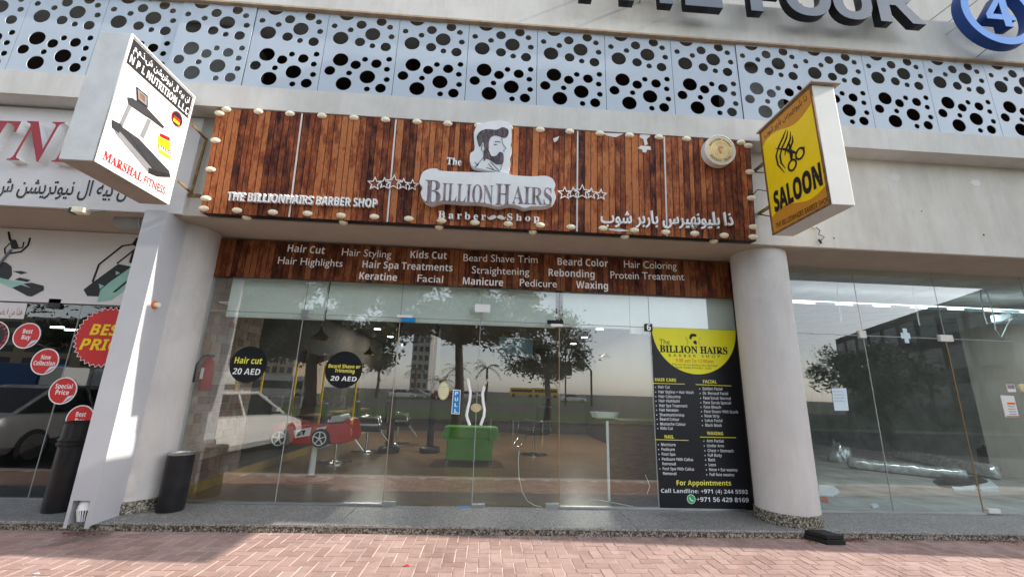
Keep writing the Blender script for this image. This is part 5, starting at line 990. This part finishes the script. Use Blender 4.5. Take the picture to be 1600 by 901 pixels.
# ------------------------------------------------------------------ the place behind the camera, seen mirrored in the glass
def MR(x, y, D): p = PY(x, y, D); p[1] = -p[1]; return p
tag(put('lawn', mesh([(-120, -30, GZ+.02), (120, -30, GZ+.02), (120, -17, GZ+.02), (-120, -17, GZ+.02)], [(0, 1, 2, 3)]), M['grass']), kind='structure')
boxo_ = MB().box((-120, -17, GZ-.1), (120, -16.85, GZ+.14)); tag(boxo_.build('lawn_kerb', M['kerb']), kind='structure')
tag(put('far_lawn', mesh([(-200, -90, GZ+.02), (200, -90, GZ+.02), (200, -55, GZ+.02), (-200, -55, GZ+.02)], [(0, 1, 2, 3)]), M['grass']), kind='structure')
def car(lab, paint, loc, rz, L=4.5, H=1.42, group='parked cars behind the camera', cat='car', estate=0):
    t_ = empty('parked_car'); tag(t_, lab, cat, group); hw = .9; b = MB(); st_ = []
    for x, w_, zb_, zs in ((-.5, .78, .42, .62), (-.485, .84, .3, .86), (-.42, .88, .24, .95), (-.2, .9, .2, .93), (0, .9, .2, .92), (.2, .9, .2, .90), (.33, .89, .2, .84), (.44, .85, .24, .72), (.485, .78, .3, .62), (.5, .7, .36, .5)):
        w2 = w_; st_.append([(x*L, sgn*yy, zz) for sgn, yy, zz in ((1, w2*.9, zb_), (1, w2, zb_+.12), (1, w2, zs-.18), (1, w2*.95, zs-.05), (1, w2*.8, zs), (-1, w2*.8, zs), (-1, w2*.95, zs-.05), (-1, w2, zs-.18), (-1, w2, zb_+.12), (-1, w2*.9, zb_))])
    vs = [p for s_ in st_ for p in s_]; n_ = 10; fs = [(i*n_+k, i*n_+(k+1) % n_, (i+1)*n_+(k+1) % n_, (i+1)*n_+k) for i in range(len(st_)-1) for k in range(n_)]+[tuple(range(n_)), tuple((len(st_)-1)*n_+k for k in range(n_))]
    bd_ = put('body', mesh(vs, fs, 35), M[paint], t_)
    rb_ = -.46 if estate else -.40; rt_ = -.42 if estate else -.24
    bot = [(rb_*L, .76, .90), (.26*L, .78, .88), (.26*L, -.78, .88), (rb_*L, -.76, .90)]; top = [(rt_*L, .6, H-.04), (.06*L, .62, H-.03), (.06*L, -.62, H-.03), (rt_*L, -.6, H-.04)]
    put('windows', mesh(bot+top, [(0, 1, 2, 3), (4, 5, 6, 7), (0, 1, 5, 4), (1, 2, 6, 5), (2, 3, 7, 6), (3, 0, 4, 7)]), M['carglass'], t_)
    r_ = MB().add([(rt_*L, .6, H-.04), (.06*L, .62, H-.03), (.06*L, -.62, H-.03), (rt_*L, -.6, H-.04), (rt_*L*.9, .5, H+.01), (.03*L, .52, H+.02), (.03*L, -.52, H+.02), (rt_*L*.9, -.5, H+.01)], [(0, 1, 2, 3), (4, 5, 6, 7), (0, 1, 5, 4), (1, 2, 6, 5), (2, 3, 7, 6), (3, 0, 4, 7)])
    for sgn in (1, -1):
        for q in ([bot[0], top[0]], [bot[1], top[1]], [((-.07*L), .79, .9), (-.09*L, .62, H-.03)], [top[0], top[1]]): r_.tube([(a[0], sgn*a[1]*1.01, a[2]) for a in q], .035, 6)
    r_.build('roof', M[paint], t_, smooth=40)
    for sx in (-.31, .31):
        for sgn in (1, -1):
            w_ = MB().lathe([(.25, -.1), (.32, -.09), (.33, 0), (.32, .09), (.25, .1)], (sx*L, sgn*.80, .33), 24, 'y').build('wheel', M['tyre'], t_, smooth=50); MB().lathe([(.02, -.105), (.23, -.104), (.23, .104), (.02, .105)], (sx*L, sgn*.80, .33), 20, 'y').build('rim', M['steel'], w_)
    for sgn in (1, -1):
        MB().box((-.5*L-.005, sgn*.55-.18, .66), (-.47*L, sgn*.62+.18, .82)).build('taillight', M['taillight'], t_, bevel=.02); MB().box((.455*L, sgn*.6-.15, .58), (.49*L, sgn*.6+.15, .70)).build('headlight', M['chrome'], t_, bevel=.02); MB().box((.12*L, sgn*.93-.08, .95), (.15*L, sgn*.93+.06, 1.06)).build('mirror', M[paint], t_, bevel=.02)
    t_.location = loc; t_.rotation_euler = (0, 0, rz); return t_
wc = car('white saloon car parked behind the camera, mirrored in the left glass', 'carwhite', (-6.05, -4.98, GZ), R(-84), 4.6)
car('dark saloon car parked behind the camera, mirrored in the gym glass', 'carsilver', (-9.3, -5.0, GZ), R(-88), 4.7)
far = [(632, 604, 'carwhite'), (660, 604, 'carwhite'), (698, 603, 'carred'), (735, 602, 'carwhite'), (652, 599, 'carsilver'), (905, 604, 'carwhite')]
for i, (x, y, mt_) in enumerate(far):
    p = MR(x, 612, 62); copy = car('distant parked car across the road, mirrored in the glass, place %s from the left' % ('one', 'three', 'four', 'five', 'two', 'six')[i], mt_, (p[0], -62-(i % 2)*5, GZ), R(3), group='distant cars across the road')
def truck(lab, mt_, x, D, L, H, cat):
    p = MR(x, 600, D); t_ = thing('parked_truck' if cat == 'truck' else 'parked_bus', lab, cat, (p[0], -D, GZ), 'large vehicles across the road')
    MB().box((p[0]-L/2, -D-1.1, GZ+.5), (p[0]+L/2*(.55 if cat == 'truck' else 1), -D+1.1, GZ+H)).build('body', M[mt_], t_, bevel=.08)
    if cat == 'truck': MB().box((p[0]+L*.3, -D-1.1, GZ+.5), (p[0]+L*.5, -D+1.1, GZ+2.4)).build('cab', M['carwhite'], t_, bevel=.1)
    MB().box((p[0]-L*.45, -D+1.105, GZ+H*.55), (p[0]+L*(.2 if cat == 'truck' else .45), -D+1.12, GZ+H*.82)).build('windows', M['carglass'] if cat != 'truck' else M[mt_], t_)
    for sx in (-.35, .38): MB().lathe([(.45, -.15), (.48, .15)], (p[0]+sx*L, -D+1.05, GZ+.48), 20, 'y').build('wheel', M['tyre'], t_)
truck('blue tipper truck across the road mirrored in the gym glass', 'carblue', 30, 30, 8, 2.6, 'truck'); truck('white lorry across the road mirrored beside the red starburst', 'carwhite', 125, 34, 6, 2.2, 'truck')
truck('silver van across the road mirrored below the hair cut sticker', 'carsilver', 435, 32, 5.5, 2.3, 'van'); truck('yellow minibus across the road mirrored in the right door', 'caryellow', 815, 115, 6.5, 2.6, 'bus'); truck('yellow minibus across the road mirrored near the brass door edge', 'caryellow', 852, 115, 7, 2.7, 'bus')
# trees
def leaves(n_, rx, rz_, seed, clusters=38, size=.10):
    q = random.Random(seed); b = MB(); cl = []
    while len(cl) < clusters:
        v = Vector((q.uniform(-1, 1), q.uniform(-1, 1), q.uniform(-1, 1)))
        if .25 < v.length < 1: cl.append((Vector((v.x*rx, v.y*rx, v.z*rz_)), q.uniform(.35, .8)))
    for k in range(n_):
        c_, r_ = q.choice(cl); p = c_+Vector((q.gauss(0, r_*.5), q.gauss(0, r_*.5), q.gauss(0, r_*.35))); a = Vector((q.gauss(0, 1), q.gauss(0, 1), q.gauss(0, .6))).normalized(); c2 = a.cross(Vector((q.gauss(0, 1), q.gauss(0, 1), q.gauss(0, 1)))).normalized(); s_ = size*q.uniform(.6, 1.3)
        b.add([p-a*s_, p+c2*s_*.4, p+a*s_, p-c2*s_*.4], [(0, 1, 2, 3)])
    return b, cl
def tree(lab, x, y, h, rx, rz_, n_, seed, r=.16):
    t_ = empty('shade_tree'); tag(t_, lab, 'tree', 'trees behind the camera'); q = random.Random(seed)
    b, cl = leaves(n_, rx, rz_, seed); b.v = [(p[0], p[1], p[2]+h) for p in b.v]; tr_ = MB().tube([(0, 0, 0), (.1, .05, (h-rz_)*.5), (-.05, 0, h-rz_*.8), (.1, .1, h)], [r*1.3, r, r*.8, r*.3], 12)
    for c_, _ in cl[:16]: tr_.tube([(0, 0, h-rz_*.9), tuple(Vector((c_.x*.4, c_.y*.4, h-rz_*.6+c_.z*.3))), (c_.x*.9, c_.y*.9, h+c_.z*.9)], [r*.5, r*.3, .02], 6)
    tr_.build('trunk', M['trunk'], t_, smooth=60); b.build('crown', M['leaf'], t_); t_.location = (x, y, GZ); return t_
t1 = tree('broad shade tree nearest behind the camera mirrored between the price stickers', -5.6, -8.6, 4.1, 4.3, 2.0, 26000, 4, .2)
tree('dense tree mirrored in the right glass door', 3.3, -17.5, 4.2, 2.6, 1.9, 12000, 8); tree('tall loose tree mirrored over the left glass door', -1.0, -9.8, 5.0, 3.8, 2.0, 22000, 12); copy_tree(t1, 'shade tree mirrored in the gym glass', (-13.5, -13, GZ), 1.2); copy_tree(t1, 'shade tree mirrored left of the hair cut sticker', (-9.5, -10.5, GZ), 2.5)
tree('small tree with bare lower limbs mirrored in the vacant glass', 17.4, -12.5, 2.6, 2.0, 1.3, 4500, 21, .1); tree('round tree behind the vacant shop lawn', 21.5, -17, 3.4, 2.6, 1.6, 5000, 23)
def palm(lab, x, y, h, seed):
    t_ = empty('palm_tree'); tag(t_, lab, 'palm tree', 'palm trees across the road'); MB().tube([(0, 0, 0), (.1, 0, h*.5), (0, 0, h)], [.28, .2, .18], 10).build('trunk', M['trunk'], t_, smooth=60); b = MB(); q = random.Random(seed)
    for k in range(26):
        a = q.uniform(0, 6.3); L = q.uniform(1.6, 2.4); up = q.uniform(-.3, 1.1); pts = [Vector((math.cos(a)*L*s_, math.sin(a)*L*s_, h+up*L*s_-1.5*s_*s_)) for s_ in (0, .3, .6, .85, 1)]; sd_ = Vector((-math.sin(a), math.cos(a), 0))
        for i in range(4):
            for s_ in (1, -1):
                for j in range(3): p = pts[i].lerp(pts[i+1], j/3); b.add([p, p+sd_*s_*.38+Vector((math.cos(a)*.25, math.sin(a)*.25, -.2)), p+Vector((math.cos(a)*.1, math.sin(a)*.1, 0))], [(0, 1, 2)])
    b.build('crown', M['palm'], t_); t_.location = (x, y, GZ); return t_
for i, (x, D, h) in enumerate(((590, 60, 4.6), (712, 60, 4.8), (760, 62, 5.2), (688, 66, 3.0), (648, 70, 5.0))): p = MR(x, 600, D); palm('palm tree across the road mirrored %s' % ('right of the beard sticker', 'above the PULL sticker', 'where the doors meet', 'short, above the oval sticker', 'in the left glass door')[i], p[0], -D, h, i)
# buildings across the road
def block(lab, x0, x1, y0, y1, h, mt_, rows, cols, group='buildings across the road', name='far_building'):
    t_ = thing(name, lab, 'building', ((x0+x1)/2, y0, GZ), group); MB().box((x0, y1, GZ), (x1, y0, h)).build('wall', M[mt_], t_); boxo('roof_edge', (x0-.2, y1-.2, h+.002), (x1+.2, y0+.2, h+.35), M['kerb'], t_)
    for r_ in range(rows):
        for c__ in range(cols):
            w_ = (x1-x0)/cols; hh = (h-1)/rows; MB().box((x0+w_*(c__+.2), y0-.05, 1+hh*(r_+.2)), (x0+w_*(c__+.8), y0+.04, 1+hh*(r_+.75))).build('window', M['fwin'], t_)
    return t_
p0, p1 = MR(640, 600, 110), MR(668, 600, 110); block('pale tower block mirrored behind the palms', p0[0], p1[0], -110, -125, 18, 'kerb', 7, 3)
p0, p1 = MR(395, 600, 70), MR(455, 600, 70); block('tan apartment block mirrored right of the hair cut sticker', p0[0], p1[0], -70, -85, 10.5, 'facade', 5, 5)
p0, p1 = MR(120, 600, 70), MR(200, 600, 70); block('tan apartment block mirrored behind the red starburst', p0[0]-20, p1[0], -70, -85, 11, 'facade', 5, 6)
gt = thing('road_gantry', 'dark road gantry with a sign board mirrored beyond the brass door edge', 'gantry', tuple(MR(918, 600, 50)))
a, c, d_ = MR(890, 600, 50), MR(924, 600, 50), MR(888, 570, 50)
MB().tube([(c[0], -50, GZ), (c[0], -50, 4.3), (c[0]-.6, -50, 5.0), (a[0]+.3, -50, 5.1)], .13, 10).build('pole', M['dark'], gt); MB().box((a[0]-2.2, -50.1, 3.6), (a[0]+.3, -49.9, 5.4)).build('sign_board', M['fwin'], gt); MB().tube([(a[0]-.5, -50.2, GZ), (a[0]-.5, -50.2, 9)], .1, 8).build('lamp_pole', M['dark'], gt)
# large building that mirrors in the vacant glass: its long wall runs away from the road
hB = 9.0; A_ = PZ(1305, 530, hB); B_ = PZ(1525, 455, hB); A_[1] *= -1; B_[1] *= -1
dr = (B_-A_)/np.linalg.norm(B_-A_); B2 = B_+dr*11; nrm = np.array((dr[1], -dr[0], 0)); nrm = nrm if nrm[0] > 0 else -nrm
bb = thing('office_block', 'long dark office block mirrored in the vacant shop glass', 'building', (A_[0], A_[1], GZ))
q = [A_, B2, B2+nrm*14, A_+nrm*14]; put('wall', mesh([(p[0], p[1], GZ) for p in q]+[(p[0], p[1], hB) for p in q], [(0, 1, 2, 3), (4, 5, 6, 7), (0, 1, 5, 4), (1, 2, 6, 5), (2, 3, 7, 6), (3, 0, 4, 7)]), M['intwall'], bb)
Lb = np.linalg.norm(B2-A_)
for k in range(12):
    for z0_ in (1.2, 4.0, 6.6):
        s0 = A_+dr*(Lb*(k+.12)/12)-nrm*.05; s1 = A_+dr*(Lb*(k+.88)/12)-nrm*.05; put('window', mesh([(s0[0], s0[1], z0_), (s1[0], s1[1], z0_), (s1[0], s1[1], z0_+1.7), (s0[0], s0[1], z0_+1.7)], [(0, 1, 2, 3)]), M['fwin'], bb)
# yellow posts with white lattice panels
fc = thing('lattice_fence', 'row of yellow posts with white lattice panels mirrored in the left glass', 'fence', tuple(MR(430, 640, 14)))
for x in (362, 402, 455, 500, 552):
    p = MR(x, 640, 14); MB().tube([(p[0], -14, GZ), (p[0], -14, 2.3)], .05, 8).build('post', M['yellow'], fc)
for x in (380, 407, 432, 462, 485, 530):
    p = MR(x, 628, 14); b = MB(); w_, h_ = .24, .24; cx, cz = p[0], p[2]
    for s_ in (-1, 1): b.box((cx-w_, -14.02, cz+s_*h_-.02), (cx+w_, -13.98, cz+s_*h_+.02)); b.box((cx+s_*w_-.02, -14.02, cz-h_), (cx+s_*w_+.02, -13.98, cz+h_))
    for k in range(-3, 4):
        o_ = k*.12
        for s_ in (1, -1):
            x0_, x1_ = max(-w_, -h_+o_), min(w_, h_+o_)
            if x1_ > x0_: b.tube([(cx+x0_, -14, cz+s_*(x0_-o_)), (cx+x1_, -14, cz+s_*(x1_-o_))], .012, 4, False)
    b.build('lattice_panel', M['white'], fc)
for i, x in enumerate((765, 800, 846)):
    p = MR(x, 668, 8.2); tag(MB().tube([(p[0], -8.2, GZ), (p[0], -8.2, GZ+.75)], .05, 10).build('bollard', M['kerb']), 'slim bollard behind the camera mirrored in the right door, %s of three' % ('left', 'middle', 'right')[i], 'bollard', 'bollards behind the camera')
